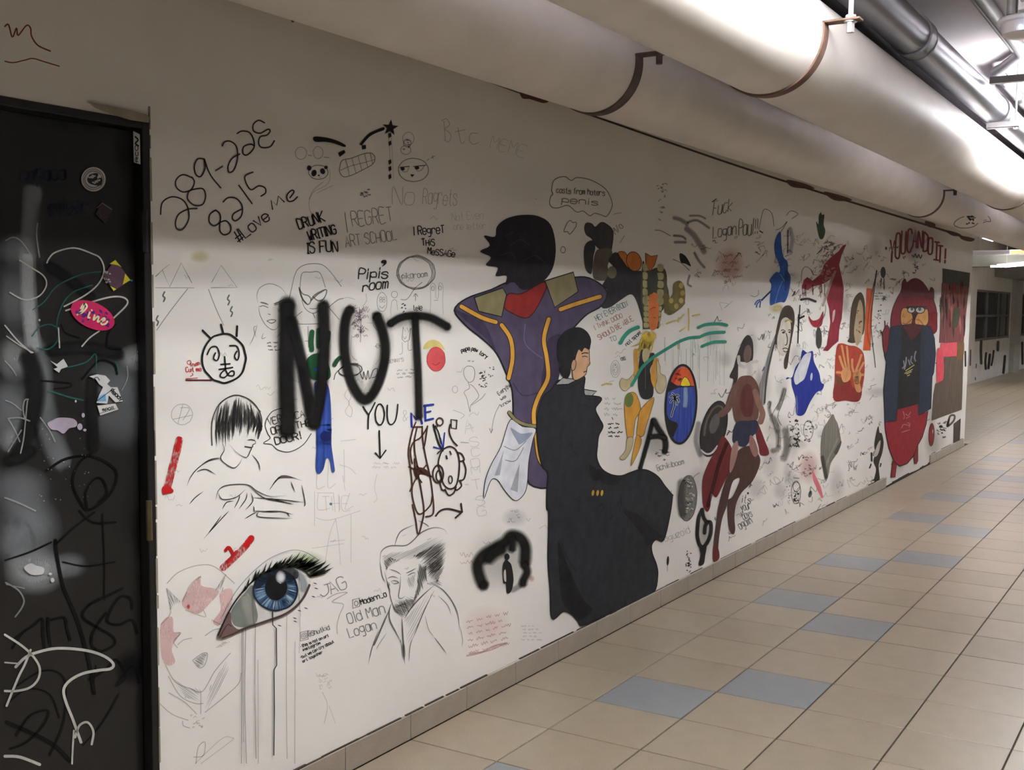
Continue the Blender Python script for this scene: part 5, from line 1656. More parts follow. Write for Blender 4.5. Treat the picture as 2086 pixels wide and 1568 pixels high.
D.sp(B6, [1602, 800, 1575, 920, 1545, 1030, 1505, 1170], 30, SPRAY, core=0.55).sp(B6, [1608, 800, 1640, 860, 1690, 940, 1700, 1000, 1690, 1050], 42, SPRAY, core=0.5).sp(B6, [1580, 930, 1640, 925, 1700, 940], 36, SPRAY, core=0.5).dab(B6, 1610, 950, 120, 180, HZ).done()
D = Draw('grey_portrait_oval', 'smudgy grey oval portrait right of the black coat', 1)
D.d(D4, 525, 700, 100, 245, paint(112, 110, 104, 0.75, 0.35), 3).sp(D4, [460, 520, 450, 700, 470, 880], 80, paint(80, 78, 74, 0.6)).sc(D4, 500, 480, 110, 400, 26, 10, paint(214, 210, 200, 0.8)).sc(D4, 470, 480, 130, 400, 14, 7, paint(50, 48, 46, 0.6)).e(D4, 525, 700, 98, 243, 6, PC1, 3)
D.t(D4, '@chikiboom', 205, 412, 490, 335, 58, 6, PC1).t(D4, '+', 268, 318, 300, 310, 40, 7, PEN).t(D4, '@guzoid', 290, 1165, 555, 1065, 70, 6, PC2).d(D4, 315, 1365, 13, 50, K, 4).s(D4, [313, 1410, 310, 1480], 5, PC1).sc(D4, 500, 1250, 85, 240, 26, 8, PEN).sc(D4, 180, 190, 180, 70, 10, 6, PC1).sc(D4, 345, 600, 20, 40, 3, 5, PC1).done()
D = Draw('spray_tree', 'black spray outline of a lumpy tree by the baseboard', 3)
for q in ([680, 820, 645, 900, 632, 1000, 628, 1100, 650, 1190, 690, 1240, 680, 1320, 660, 1400], [680, 820, 695, 900, 725, 950, 768, 960, 772, 1060, 745, 1150, 705, 1210, 690, 1240], [735, 950, 712, 1000, 705, 1070]):
    D.sp(D4, q, 34, SPRAY, core=0.6)
D.f(D4, [655, 1220, 725, 1200, 712, 1310, 695, 1400, 642, 1410, 665, 1310], K).dab(D4, 700, 1080, 110, 260, HZ).done()

# ------------------------------------------------------------------ right part of the wall
D = Draw('insult_writing', 'two lines of dark pencil insult ending in exclamation marks', 1)
D.t(D2, 'Fuck', 270, 300, 470, 265, 150, 8, PEN, up=(0.12, -1)).s(D2, [262, 165, 312, 128], 9, INK)
D.t(D2, 'Logan', 275, 550, 520, 505, 130, 8, PEN, up=(0.02, -1)).t(D2, 'Paul!!', 545, 520, 745, 505, 165, 8, PEN, up=(0.05, -1)).done()
D = Draw('pink_patch', 'faded pink patch covered with red handwriting', 0)
PP = paint(205, 120, 112, 0.45)
D.dab(D2, 450, 820, 170, 200, paint(214, 140, 128, 0.45)).rows(D2, 370, 730, 190, 75, 4, 34, 7, PP).rows(D2, 290, 900, 130, 40, 1, 34, 7, PP).done()
D = Draw('blue_figure', 'loosely painted blue robed figure with raised thin arm', 2)
BF = paint(34, 86, 166, 1, 0.1)
D.f(D2, [992, 482, 952, 515, 925, 610, 932, 715, 965, 800, 985, 875, 975, 912, 940, 908, 872, 990, 892, 1040, 882, 1130, 878, 1255, 935, 1240, 990, 1225, 1040, 1220, 1082, 1100, 1098, 960, 1070, 905, 1065, 800, 1022, 745, 1000, 620], BF)
D.s(D2, [985, 930, 1030, 1000, 1055, 1080], 8, paint(120, 150, 190)).s(D2, [1010, 1000, 970, 1100, 930, 1240], 7, paint(110, 150, 200)).f(D2, [1040, 900, 1085, 930, 1075, 1060, 1035, 1100], paint(24, 58, 122))
D.s(D2, [892, 1105, 850, 1145, 790, 1205], 18, paint(28, 56, 124)).s(D2, [775, 1200, 740, 1215, 718, 1250], 12, BF).s(D2, [770, 1215, 742, 1245, 735, 1280], 12, BF).s(D2, [778, 1220, 770, 1280], 12, BF)
D.s(D2, [938, 462, 1000, 435, 1060, 368], 7, PC1).s(D2, [995, 480, 1060, 375], 7, PEN).s(D2, [1070, 465, 1068, 600, 1065, 705], 14, PEN).s(D2, [1050, 310, 1100, 258, 1175, 290, 1110, 340], 8, PC1).sp(D2, [1090, 440, 1115, 560, 1090, 700], 40, paint(150, 160, 175, 0.4)).s(D2, [760, 460, 800, 270, 840, 240, 900, 290, 920, 420], 7, PC1).s(D2, [770, 470, 800, 490], 12, INK).dab(D2, 950, 1290, 90, 70, paint(214, 196, 110, 0.5)).done()
D = Draw('green_hand_print', 'small dark green hand print high up under the pipe', 2)
D.f(D2, [1368, 370, 1392, 400, 1396, 310, 1420, 272, 1430, 300, 1455, 300, 1448, 400, 1466, 472, 1442, 550, 1408, 552, 1386, 480], paint(44, 70, 52)).done()
D = Draw('red_dragon', 'dark red painted dragon with a jagged crest', 2)
D.step = 0.00006
RD = paint(138, 38, 52, 1, 0.1)
D.f(D2, [1602, 690, 1650, 625, 1690, 612, 1640, 720, 1612, 830, 1640, 960, 1662, 1080, 1652, 1250, 1640, 1400, 1615, 1500, 1605, 1640, 1545, 1690, 1492, 1745, 1440, 1738, 1480, 1680, 1500, 1560, 1520, 1440, 1508, 1300, 1480, 1200, 1502, 1080, 1560, 950, 1480, 1010, 1420, 1040, 1330, 1062, 1280, 1100, 1215, 1075, 1238, 990, 1275, 960, 1330, 1000, 1420, 925, 1450, 830, 1540, 735], RD, False)
D.sc(D2, 1440, 570, 170, 160, 26, 7, paint(120, 60, 66, 0.6)).s(D2, [1210, 1000, 1220, 890, 1260, 850, 1310, 880, 1340, 930, 1380, 940], 7, PC1)
for k in range(16):
    x = random.uniform(1215, 1480)
    D.s(D2, [x, 1040, x + 4, 1040 + random.uniform(40, 150)], 10, paint(150, 60, 66, 0.5))
D.sc(D2, 1400, 780, 190, 240, 18, 9, paint(196, 150, 142, 0.7)).s(D2, [1570, 900, 1530, 1000, 1480, 1150, 1440, 1260], 26, paint(200, 170, 162, 0.7, 0.5)).f(D2, [1545, 1330, 1570, 1310, 1560, 1400, 1540, 1440], paint(206, 180, 172))
D.f(D2, [1288, 1370, 1330, 1420, 1400, 1400, 1440, 1320, 1442, 1400, 1420, 1480, 1350, 1490, 1305, 1440], paint(160, 36, 52, 1, 0.3)).s(D2, [1380, 1480, 1460, 1350, 1470, 1260], 6, PC1).done()
D = Draw('black_gallows_marks', 'thin black angular strokes left of the red dragon', 3)
D.s(D2, [1208, 1200, 1280, 1190, 1362, 1218], 24, paint(46, 46, 54)).s(D2, [1198, 1255, 1190, 1400, 1180, 1560], 9, K).s(D2, [1185, 1402, 1238, 1375], 20, K).s(D3, [1182, 0, 1180, 150, 1176, 310], 11, K).done()
D = Draw('black_feather', 'small dark feather or leaf hanging below red strokes', 2)
D.f(D3, [1390, 120, 1425, 200, 1425, 320, 1395, 365, 1368, 310, 1372, 190], paint(62, 60, 52)).s(D3, [1388, 130, 1440, 50, 1465, 0], 6, PC1).s(D3, [1385, 150, 1440, 190], 6, PC1).done()
D = Draw('long_haired_portrait', 'painted face of a woman with long brown hair', 2)
D.step = 0.00006
D.part('hair')
D.f(D3, [930, 300, 945, 170, 975, 40, 1010, -60, 1060, -95, 1115, -70, 1140, 20, 1130, 150, 1110, 260, 1085, 400, 1062, 560, 1032, 575, 1030, 490, 1055, 380, 1010, 400, 955, 330], paint(64, 52, 44))
D.part('face')
D.f(D3, [985, 130, 1002, 60, 1050, 32, 1092, 75, 1100, 170, 1084, 310, 1050, 415, 1005, 440, 962, 380, 955, 260], paint(206, 198, 186)).s(D3, [1040, 75, 1080, 60, 1105, 80], 16, paint(196, 172, 96, 0.8))
for q in ([995, 175, 1018, 165, 1045, 185], [1070, 170, 1090, 165, 1105, 185], [1005, 195, 1025, 185, 1038, 200], [1072, 190, 1095, 190], [1050, 200, 1062, 260, 1055, 320, 1035, 325], [1010, 370, 1040, 358, 1075, 372], [1020, 385, 1045, 400, 1070, 385]):
    D.s(D3, q, 9, INK)
D.d(D3, 1020, 195, 9, 12, K).d(D3, 1088, 190, 8, 11, K)
D.parts.pop(0)
D.done()
D = Draw('grey_blade', 'grey painted blade slanting beside the portrait', 2)
D.f(D3, [940, 210, 905, 420, 870, 600, 840, 800, 822, 960, 740, 930, 750, 820, 800, 640, 860, 430, 900, 310], paint(128, 126, 124, 1, 0, streak=0.4)).s(D3, [930, 290, 850, 620, 820, 940], 14, paint(60, 58, 56, 0.8)).s(D3, [800, 600, 820, 560], 14, paint(110, 120, 170, 0.7)).done()
D = Draw('blue_shape', 'solid blue painted shape with a white fold', 2)
D.step = 0.00006
D.f(D3, [1222, 380, 1275, 408, 1332, 392, 1345, 500, 1400, 620, 1420, 720, 1452, 745, 1430, 805, 1372, 830, 1300, 940, 1240, 1062, 1160, 1060, 1152, 900, 1112, 760, 1102, 680, 1050, 692, 1062, 668, 1112, 668, 1150, 560, 1200, 490], paint(30, 46, 138))
D.f(D3, [1235, 440, 1290, 408, 1315, 430, 1275, 590, 1245, 680, 1200, 720, 1150, 745, 1132, 660, 1180, 540], paint(200, 202, 206, 1, 0.15)).d(D3, 1318, 662, 12, 42, paint(196, 198, 206), 6).s(D3, [1160, 870, 1168, 960, 1165, 1050], 14, paint(120, 140, 200, 0.7, 0.4)).done()
D = Draw('hands_painting', 'painted figure in orange-red with pale hands spread on the chest', 2)
D.step = 0.00006
D.part('body')
D.f(D3, [1590, 335, 1640, 308, 1720, 330, 1800, 345, 1872, 420, 1882, 620, 1855, 800, 1835, 905, 1780, 930, 1680, 915, 1558, 910, 1565, 700, 1570, 500], paint(168, 62, 42, 1, 0.05)).f(D3, [1562, 760, 1650, 720, 1720, 690, 1760, 780, 1850, 800, 1835, 905, 1780, 930, 1680, 915, 1558, 910], paint(132, 40, 36)).f(D3, [1570, 640, 1640, 680, 1690, 720, 1600, 760], paint(110, 60, 34))
D.part('hands')
TA = paint(198, 142, 92)
for q, w__ in (([1640, 335, 1660, 440, 1690, 580], 22), ([1694, 345, 1704, 450, 1716, 580], 22), ([1618, 450, 1640, 520, 1670, 600], 26), ([1590, 615, 1650, 620], 26), ([1848, 432, 1820, 520, 1790, 600], 24), ([1872, 512, 1830, 590, 1790, 640], 22), ([1750, 480, 1752, 560, 1770, 620], 24), ([1870, 640, 1810, 650], 26), ([1790, 650, 1800, 730, 1820, 800], 60)):
    D.s(D3, q, w__, TA)
D.f(D3, [1640, 600, 1700, 560, 1740, 620, 1720, 700, 1660, 720, 1635, 660], TA).f(D3, [1760, 620, 1810, 590, 1850, 640, 1820, 740, 1770, 720], TA)
D.part('head')
D.f(D2, [1830, 1122, 1770, 1190, 1735, 1330, 1722, 1568, 1725, 1600, 1700, 1640, 1740, 1660, 1790, 1650, 1800, 1600, 1870, 1560, 1888, 1400, 1885, 1240, 1865, 1150], paint(74, 58, 40))
D.f(D2, [1825, 1205, 1860, 1260, 1868, 1420, 1850, 1600, 1800, 1690, 1770, 1560, 1785, 1400], paint(180, 158, 126)).sc(D2, 1790, 1290, 70, 260, 10, 8, paint(90, 66, 46, 0.8))
D.parts.pop(0)
D.done()
D = Draw('orange_strip', 'upright orange painted strip beside the orange-red figure', 2)
D.f(D2, [1905, 1075, 1962, 1082, 1972, 1200, 1960, 1400, 1945, 1740, 1865, 1738, 1885, 1540], paint(206, 88, 40), False).s(D2, [2010, 890, 1985, 1100, 1950, 1400, 1965, 1640, 1985, 1800, 1998, 1920], 10, PEN).s(D2, [1960, 1100, 1910, 1500, 1945, 1700], 8, paint(120, 52, 30)).done()
D = Draw('reaching_figure_sketch', 'grey sketch of a small figure with raised arms', 0)
for q, w__ in (([1032, 790, 1000, 900, 960, 1010], 40), ([880, 930, 870, 1000, 890, 1080], 36), ([900, 1090, 940, 1160, 960, 1240], 60), ([960, 1240, 970, 1330, 965, 1400], 50), ([900, 1450, 940, 1440, 980, 1410], 50), ([1040, 1220, 1060, 1400, 1020, 1540], 70)):
    D.sp(D3, q, w__, paint(120, 116, 106, 0.6))
for q in ([1028, 790, 985, 920, 930, 1010, 900, 1090, 930, 1200, 970, 1280, 960, 1400], [1050, 800, 1010, 940, 960, 1080, 1000, 1180], [850, 960, 870, 920, 885, 960, 870, 1000]):
    D.s(D3, q, 7, PC1)
D.sc(D3, 1060, 1080, 160, 330, 26, 9, PEN).e(D3, 1285, 1230, 50, 100, 8, PC1).sc(D3, 1240, 1120, 110, 230, 16, 8, PC1).done()
D = Draw('grey_flame', 'smooth grey flame-shaped patch low on the wall', 1)
D.f(D5, [670, 300, 705, 370, 740, 440, 775, 600, 785, 735, 720, 870, 640, 1000, 612, 1150, 570, 1245, 540, 1120, 502, 950, 498, 700, 530, 520, 600, 400], paint(122, 118, 108, 0.9, 0, streak=0.3)).s(D5, [740, 650, 680, 780, 600, 950, 570, 1100], 26, paint(176, 172, 160, 0.6)).sp(D5, [520, 900, 550, 1050, 575, 1200], 50, paint(80, 76, 68, 0.7)).f(D5, [780, 680, 785, 735, 725, 870, 690, 830], paint(84, 82, 72, 0.8)).done()
D = Draw('pink_streak', 'bright pink streak over reddish smudges near the baseboard', 1)
D.dab(D5, 330, 1050, 160, 260, paint(214, 140, 140, 0.4)).f(D5, [385, 1090, 430, 1180, 500, 1330, 530, 1470, 505, 1475, 440, 1340, 390, 1220], paint(226, 120, 130, 0.85)).sc(D5, 240, 900, 160, 300, 16, 10, paint(140, 90, 90, 0.5)).d(D5, 350, 1430, 26, 50, PEN, 15).done()
D = Draw('oval_doodle', 'black pen oval with scribbled centre low on the wall', 1)
D.e(D4, 1675, 640, 50, 120, 7, PEN).e(D4, 1680, 580, 36, 50, 6, PEN).sc(D4, 1640, 620, 75, 120, 18, 7, PEN).d(D4, 1658, 715, 12, 14, K).sc(D4, 1565, 560, 60, 200, 12, 6, PC1).s(D4, [1650, 485, 1710, 490], 6, PEN).done()
D = Draw('vertical_note', 'black handwritten note running down beside the brown legs', 1)
D.t(D4, 'its', 1095, 745, 1190, 760, 80, 8, PC1).t(D4, 'your', 1100, 840, 1200, 810, 80, 8, PC1).t(D4, 'boys', 1120, 930, 1215, 890, 80, 8, PC1).t(D4, 'again', 1085, 1030, 1215, 960, 80, 8, PC1).d(D4, 1166, 648, 10, 12, K).done()
D = Draw('black_tree_mark', 'ragged black upright paint mark left of the red creature', 2)
BKD = paint(46, 38, 28, 1, 0.2)
D.f(D5, [1312, 465, 1275, 600, 1255, 750, 1275, 850, 1245, 960, 1282, 1080, 1252, 1245, 1332, 1240, 1318, 1020, 1368, 850, 1388, 700, 1362, 575, 1330, 560], BKD).f(D5, [1320, 690, 1345, 680, 1330, 800, 1300, 880, 1262, 900, 1275, 800], paint(190, 184, 172)).s(D5, [1215, 850, 1220, 960], 24, BKD).s(D5, [1210, 1010, 1190, 1060], 20, BKD).s(D5, [1340, 1040, 1350, 1000], 20, BKD).done()
D = Draw('caped_figure', 'painted warrior figure with a round black shield and dark red cape', 2)
D.step = 0.00006
D.part('hair')
D.f(D3, [640, 220, 590, 275, 545, 390, 510, 500, 495, 560, 450, 660, 490, 690, 480, 770, 535, 690, 545, 520, 600, 505, 690, 495, 700, 330, 680, 250], paint(50, 44, 40)).d(D3, 640, 420, 42, 95, paint(120, 96, 88), 5)
D.part('beard_patch')
D.s(D3, [545, 450, 555, 530, 620, 555, 680, 510, 740, 500], 34, paint(212, 208, 202))
D.part('shield')
D.d(D3, 282, 1215, 128, 300, paint(44, 42, 42), 14, 14, paint(26, 25, 25)).e(D3, 290, 1190, 95, 225, 22, paint(108, 94, 78, 0.9), 14, 150, 320).d(D3, 290, 1160, 48, 110, paint(96, 92, 90), 16).s(D3, [145, 1440, 200, 1480, 260, 1470, 320, 1400], 20, paint(205, 204, 200))
D.sp(D3, [120, 1150, 95, 1350, 140, 1500], 50, paint(120, 118, 120, 0.5))
D.part('cape')
CP = paint(108, 28, 32)
D.f(D3, [735, 1130, 775, 1210, 820, 1330, 870, 1480, 780, 1490, 760, 1400, 730, 1280], CP).f(D4, [900, 40, 830, 180, 750, 320, 692, 470, 680, 600, 690, 780, 735, 845, 768, 780, 776, 650, 830, 692, 900, 560, 960, 420, 1000, 200], CP).s(D4, [940, 120, 860, 330, 800, 560, 740, 780], 40, paint(76, 22, 28, 0.7))
D.part('body')
D.f(D3, [545, 680, 620, 650, 700, 670, 765, 800, 760, 1000, 740, 1120, 620, 1160, 520, 1150, 480, 980, 500, 800], paint(104, 70, 58)).f(D3, [590, 780, 660, 740, 700, 850, 690, 1060, 600, 1080, 560, 950], paint(92, 36, 34)).s(D3, [520, 760, 470, 880, 430, 1000, 360, 1060], 70, paint(110, 80, 70)).s(D3, [720, 820, 760, 950, 800, 1050, 780, 1140], 60, paint(136, 100, 86)).f(D3, [520, 1150, 640, 1130, 742, 1130, 745, 1230, 690, 1300, 620, 1400, 540, 1390, 480, 1330], paint(38, 44, 68))
D.part('legs')
LG = paint(76, 50, 42)
D.f(D4, [975, 330, 1080, 180, 1200, 150, 1285, 250, 1290, 350, 1215, 520, 1100, 640, 1042, 760, 1022, 900, 1030, 1035, 1005, 1085, 960, 1000, 950, 740, 1005, 680, 1085, 495, 1012, 515, 970, 640, 942, 780, 892, 920, 862, 1100, 850, 1250, 862, 1335, 798, 1372, 800, 1200, 830, 950, 850, 800, 900, 600, 950, 450], LG)
D.f(D4, [990, 190, 1050, 90, 1060, 200, 1010, 380, 970, 420], paint(160, 122, 110)).f(D4, [1190, 30, 1240, 90, 1275, 220, 1230, 260, 1180, 140], paint(150, 108, 98)).f(D4, [800, 1200, 846, 1220, 862, 1335, 798, 1372], paint(104, 36, 36))
D.parts.pop(0)
D.done()

D = Draw('red_creature', 'tall painted red creature in a navy jacket with orange cheeks', 3)
D.step = 0.00006
MR = paint(140, 30, 46)
D.part('head')
D.f(A5, [642, 1292, 620, 1210, 626, 1100, 645, 1010, 690, 905, 735, 815, 748, 730, 775, 690, 798, 732, 850, 697, 905, 688, 965, 722, 1010, 780, 1042, 828, 1062, 785, 1092, 815, 1092, 920, 1120, 1020, 1128, 1140, 1100, 1292, 860, 1262], MR, ow=8, om=paint(40, 12, 18))
D.f(A5, [735, 815, 748, 730, 775, 690, 798, 732, 850, 697, 905, 688, 965, 722, 1042, 828, 1062, 785, 1092, 815, 1092, 920, 1000, 900, 880, 880, 760, 900], paint(98, 26, 36))
D.f(A5, [960, 1120, 1120, 1050, 1126, 1150, 1100, 1285, 940, 1260], paint(160, 40, 46, 0.7))
D.part('cheek')
D.f(A5, [740, 1030, 790, 1010, 850, 1070, 862, 1130, 845, 1190, 800, 1222, 745, 1205, 725, 1130], paint(226, 166, 92), ow=9, om=paint(50, 16, 18)).s(A5, [765, 1075, 750, 1100, 780, 1110], 8, paint(176, 110, 50)).s(A5, [745, 1175, 790, 1185, 855, 1130], 8, paint(150, 90, 40))
D.part('cheek')
D.f(A5, [910, 1080, 960, 1050, 1020, 1020, 1035, 1090, 1028, 1180, 970, 1222, 910, 1210, 882, 1160], paint(230, 172, 98), ow=9, om=paint(50, 16, 18)).s(A5, [900, 1140, 940, 1150, 985, 1210], 8, paint(150, 90, 40))
D.part('eyes')
D.d(A5, 846, 1034, 40, 32, paint(214, 214, 212), 0, 9, K).d(A5, 942, 1034, 50, 36, paint(218, 218, 216), 0, 9, K).d(A5, 852, 1022, 15, 18, paint(96, 98, 92)).d(A5, 938, 1024, 18, 20, paint(104, 104, 96)).s(A5, [802, 1002, 900, 998, 1005, 1002], 18, K)
D.f(A5, [848, 1068, 910, 1072, 895, 1110, 878, 1152, 862, 1120], paint(58, 18, 22), False)
D.part('jacket')
NV = paint(38, 50, 70)
D.f(A6, [565, -110, 640, -190, 860, -220, 1060, -190, 1100, -60, 1112, 110, 1092, 320, 1075, 360, 1060, 712, 925, 792, 920, 660, 690, 722, 680, 850, 556, 862, 542, 500, 560, 330, 572, 200, 552, 130], NV, False, 8, paint(22, 26, 34))
D.f(A6, [730, -180, 960, -200, 945, 0, 935, 660, 690, 720, 715, 200, 740, 0], paint(30, 28, 32), False)
D.part('scarf')
D.f(A6, [768, -205, 960, -205, 930, -120, 855, -40, 800, -110], paint(92, 26, 30))
D.part('shirt_scribble')
for q in ([760, 190, 770, 240, 750, 270], [790, 150, 785, 220, 770, 280], [850, 140, 840, 190, 860, 220], [895, 85, 880, 150, 892, 190], [815, 180, 830, 230]):
    D.s(A6, q, 14, paint(160, 160, 166, 0.9))
for q in ([780, 300, 880, 232], [770, 328, 862, 280], [790, 335, 850, 305], [800, 355, 830, 340]):
    D.s(A6, q, 9, paint(214, 206, 120))
D.part('belly')
D.f(A6, [555, 862, 680, 850, 690, 722, 920, 660, 925, 792, 1030, 740, 1010, 880, 965, 1030, 920, 1110, 872, 1232, 800, 1318, 722, 1346, 660, 1300, 600, 1150, 562, 960], paint(156, 32, 44), False, 9, paint(44, 12, 16))
for q in ([755, 740, 770, 800, 760, 830], [840, 750, 810, 790, 780, 770], [790, 820, 830, 800], [740, 930, 760, 890, 830, 900], [735, 975, 830, 945], [800, 870, 830, 880, 820, 920]):
    D.s(A6, q, 10, paint(214, 150, 150, 0.8))
D.part('foot')
D.f(A6, [640, 1290, 685, 1320, 668, 1470, 620, 1475], paint(150, 36, 48), False, 5, paint(40, 12, 16))
D.part('foot')
D.f(A6, [872, 1232, 920, 1115, 918, 1290, 900, 1325, 880, 1318], paint(140, 32, 44), False, 5, paint(40, 12, 16))
D.part('raised_hand')
D.f(A5, [545, 1490, 528, 1310, 540, 1260, 575, 1200, 605, 1240, 602, 1330, 580, 1490], paint(128, 32, 42), ow=6, om=paint(50, 14, 20)).s(A5, [560, 1240, 555, 1150], 9, paint(60, 20, 24)).s(A5, [530, 1300, 515, 1270], 8, paint(60, 20, 24)).s(A5, [575, 1205, 590, 1170], 6, paint(90, 40, 40)).s(A5, [602, 1300, 640, 1260], 10, paint(60, 24, 28))
D.parts.pop(0)
D.done()
D = Draw('you_can_do_it_lettering', 'arched dark red words YOU CAN DO IT! above the red creature', 2)
LR = paint(120, 34, 38)
D.dab(A5, 900, 250, 420, 260, paint(170, 150, 160, 0.35)).dab(A5, 568, 355, 14, 22, LR)
for c, x, y0_, y1_ in (('Y', 605, 500, 270), ('O', 668, 460, 190), ('U', 730, 410, 175), ('C', 798, 392, 152), ('A', 858, 340, 142), ('N', 916, 350, 165), ('D', 975, 385, 192), ('O', 1028, 415, 235), ('I', 1090, 480, 280), ('T', 1135, 500, 320), ('!', 1185, 510, 360)):
    D.t(A5, c, x, y0_, x + 46, y0_ + 6, (y0_ - y1_), 19, LR, up=(0.05, -1), jit=0.02)
D.rows(A5, 850, 440, 110, 60, 1, 55, 11, PEN).sc(A5, 860, 540, 80, 90, 10, 8, PC1).done()
D = Draw('drip_panel', 'dark green, maroon and pink dripping paint panel at the wall end', 1)
D.step = 0.00006
D.part('green_block')
D.f(A5, [1188, 575, 1345, 600, 1492, 625, 1482, 790, 1340, 770, 1186, 750], paint(74, 76, 68, 1, 0.1), False)
D.part('maroon_drips')
D.f(A5, [1180, 735, 1340, 755, 1480, 780, 1450, 1060, 1420, 1420, 1320, 1400, 1150, 1395, 1165, 1100], paint(126, 66, 66, 1, 0, streak=0.5), False)
for k in range(60):
    x = random.uniform(1165, 1440)
    y = random.uniform(700, 1150)
    c_ = random.choice([(70, 34, 44), (150, 70, 62), (176, 84, 70), (58, 46, 50), (190, 120, 116), (96, 40, 48), (84, 84, 60)])
    D.s(A5, [x, y, x + random.uniform(-8, 6), y + random.uniform(60, 260)], random.uniform(8, 26), paint(*c_, 0.8), taper=True)
D.f(A5, [1310, 1030, 1370, 1010, 1380, 1100, 1350, 1220, 1300, 1200], paint(84, 84, 64, 0.9))
D.part('pink_block')
D.f(A5, [1168, 1400, 1350, 1388, 1345, 1545, 1158, 1548], paint(224, 88, 100), False).f(A6, [1130, 60, 1200, 130, 1195, 400, 1150, 445, 1125, 430], paint(222, 80, 92))
D.part('brown_block')
D.f(A6, [1350, 0, 1425, 0, 1420, 130, 1402, 700, 1400, 725, 1072, 845, 1090, 560, 1110, 440, 1200, 400, 1210, 150, 1345, 135], paint(96, 82, 68, 1, 0.0, streak=0.35), False).f(A6, [1360, 0, 1425, -20, 1415, 150, 1350, 160], paint(140, 104, 64, 0.8))
D.parts.pop(0)
D.done()
D = Draw('red_oval_mark', 'small dark red oval painted beside the red creature', 2)
D.d(A6, 1068, 1000, 30, 125, paint(132, 36, 34), 2, 6, paint(60, 20, 20)).dab(A6, 1082, 965, 10, 40, paint(214, 190, 180, 0.8)).done()
D = Draw('dark_end_marks', 'dark brown scrawl and bar at the foot of the wall end', 1)
D.f(A6, [1310, 880, 1390, 820, 1380, 1080, 1305, 1095], paint(72, 62, 54), False).sc(A6, 1110, 860, 150, 180, 14, 10, PC1).s(A6, [1250, 900, 1270, 800, 1320, 790, 1310, 850, 1240, 910, 1260, 830], 22, paint(96, 84, 76, 0.8)).done()
D = Draw('dark_drip_marks', 'narrow dark drips between the portrait and the arched lettering', 1)
D.d(A5, 535, 620, 28, 62, paint(70, 72, 68)).s(A5, [515, 680, 510, 770], 11, PEN).s(A5, [545, 680, 545, 810], 11, PEN).s(A5, [465, 600, 450, 690, 425, 790, 415, 900], 14, PEN).rows(A5, 440, 850, 120, 30, 3, 16, 7, PC2).rows(A5, 600, 695, 90, 40, 1, 26, 8, PC1).sc(A5, 470, 950, 50, 250, 10, 9, PC1).done()

# scattered small scribbles nobody could count
D = Draw('small_scribbles', None, 0)
D.step = 0.0
random.seed(21)
for k in range(420):
    x = random.triangular(1400, 1950, 1700)
    y0_ = 440 + (x - 1400) * 0.06
    y1_ = 1180 - (x - 1400) * 0.42
    y = random.uniform(y0_ + 20, y1_ - 30)
    s_ = random.uniform(6, 20) * (1.25 - (x - 1400) / 900)
    m_ = random.choice([PC1, PC2, PC2, PC3, PC3, PC3, paint(150, 96, 92, 0.35), paint(90, 110, 130, 0.35)])
    pts = []
    n_ = random.randint(4, 8)
    for i in range(n_):
        pts += [x + random.uniform(-0.35, 0.35) * s_ + (i / n_ - 0.5) * s_, y + random.uniform(-0.5, 0.5) * s_ - (i / n_ - 0.5) * s_ * 0.4]
    D.s(FULL, pts, random.uniform(0.9, 1.9), m_)
for k in range(46):
    x = random.uniform(1420, 1950)
    y = random.uniform(480, 1130 - (x - 1400) * 0.4)
    D.dab(FULL, x, y, random.uniform(8, 30), random.uniform(12, 50), paint(120, 112, 104, 0.22))
for k in range(70):
    x, y = random.uniform(330, 1400), random.uniform(440, 1250)
    s_ = random.uniform(8, 22)
    pts = []
    for i in range(6):
        pts += [x + i * s_ / 5, y + random.uniform(-0.3, 0.3) * s_]
    D.s(FULL, pts, 1.2, PC3)
D.done('stuff')

# torn brown remnants where the pipe meets the wall, plus a painted shadow line
RM = paint(104, 72, 60)
D = Draw('remnants_and_shadow_line', 'torn dark brown remnants and a painted shadow line along the wall just under the pipe', 1)
for q in ([583, 20, 600, 24, 636, 34, 658, 44, 650, 50, 625, 46, 606, 38, 596, 46, 588, 32], [1060, 186, 1085, 190, 1118, 202, 1108, 210, 1080, 202, 1064, 200], [1603, 366, 1640, 374, 1660, 384, 1640, 384, 1612, 380], [1678, 390, 1720, 400, 1735, 408, 1700, 408], [1885, 450, 1905, 456, 1902, 464, 1888, 460], [1924, 468, 1950, 474, 1958, 480, 1940, 480], [1956, 480, 1985, 486, 1978, 492, 1960, 488]):
    D.f(FULL, q, RM)
D.s(FULL, [1180, 226, 1300, 268, 1500, 337, 1700, 401, 1900, 462, 1960, 482], 4, paint(70, 58, 50))  # these dark strokes paint the pipe's shadow line onto the wall
D.s(FULL, [660, 44, 860, 117, 1060, 190], 2.5, paint(80, 64, 54)).done()
D = Draw('pipe_doodle', 'pen doodle of a round head on the white pipe', 0, pipe1, pipe1_map)
D.s(E3, [720, 10, 600, 60, 510, 130, 490, 195, 540, 240, 640, 270, 800, 270, 940, 235, 1040, 160], 20, PC1).sc(E3, 740, 0, 280, 180, 22, 22, PEN).s(E3, [1150, 160, 1220, 125, 1320, 120, 1290, 30, 1260, 0], 18, PC1).s(E3, [1160, 100, 1230, 85], 14, PC1).done()

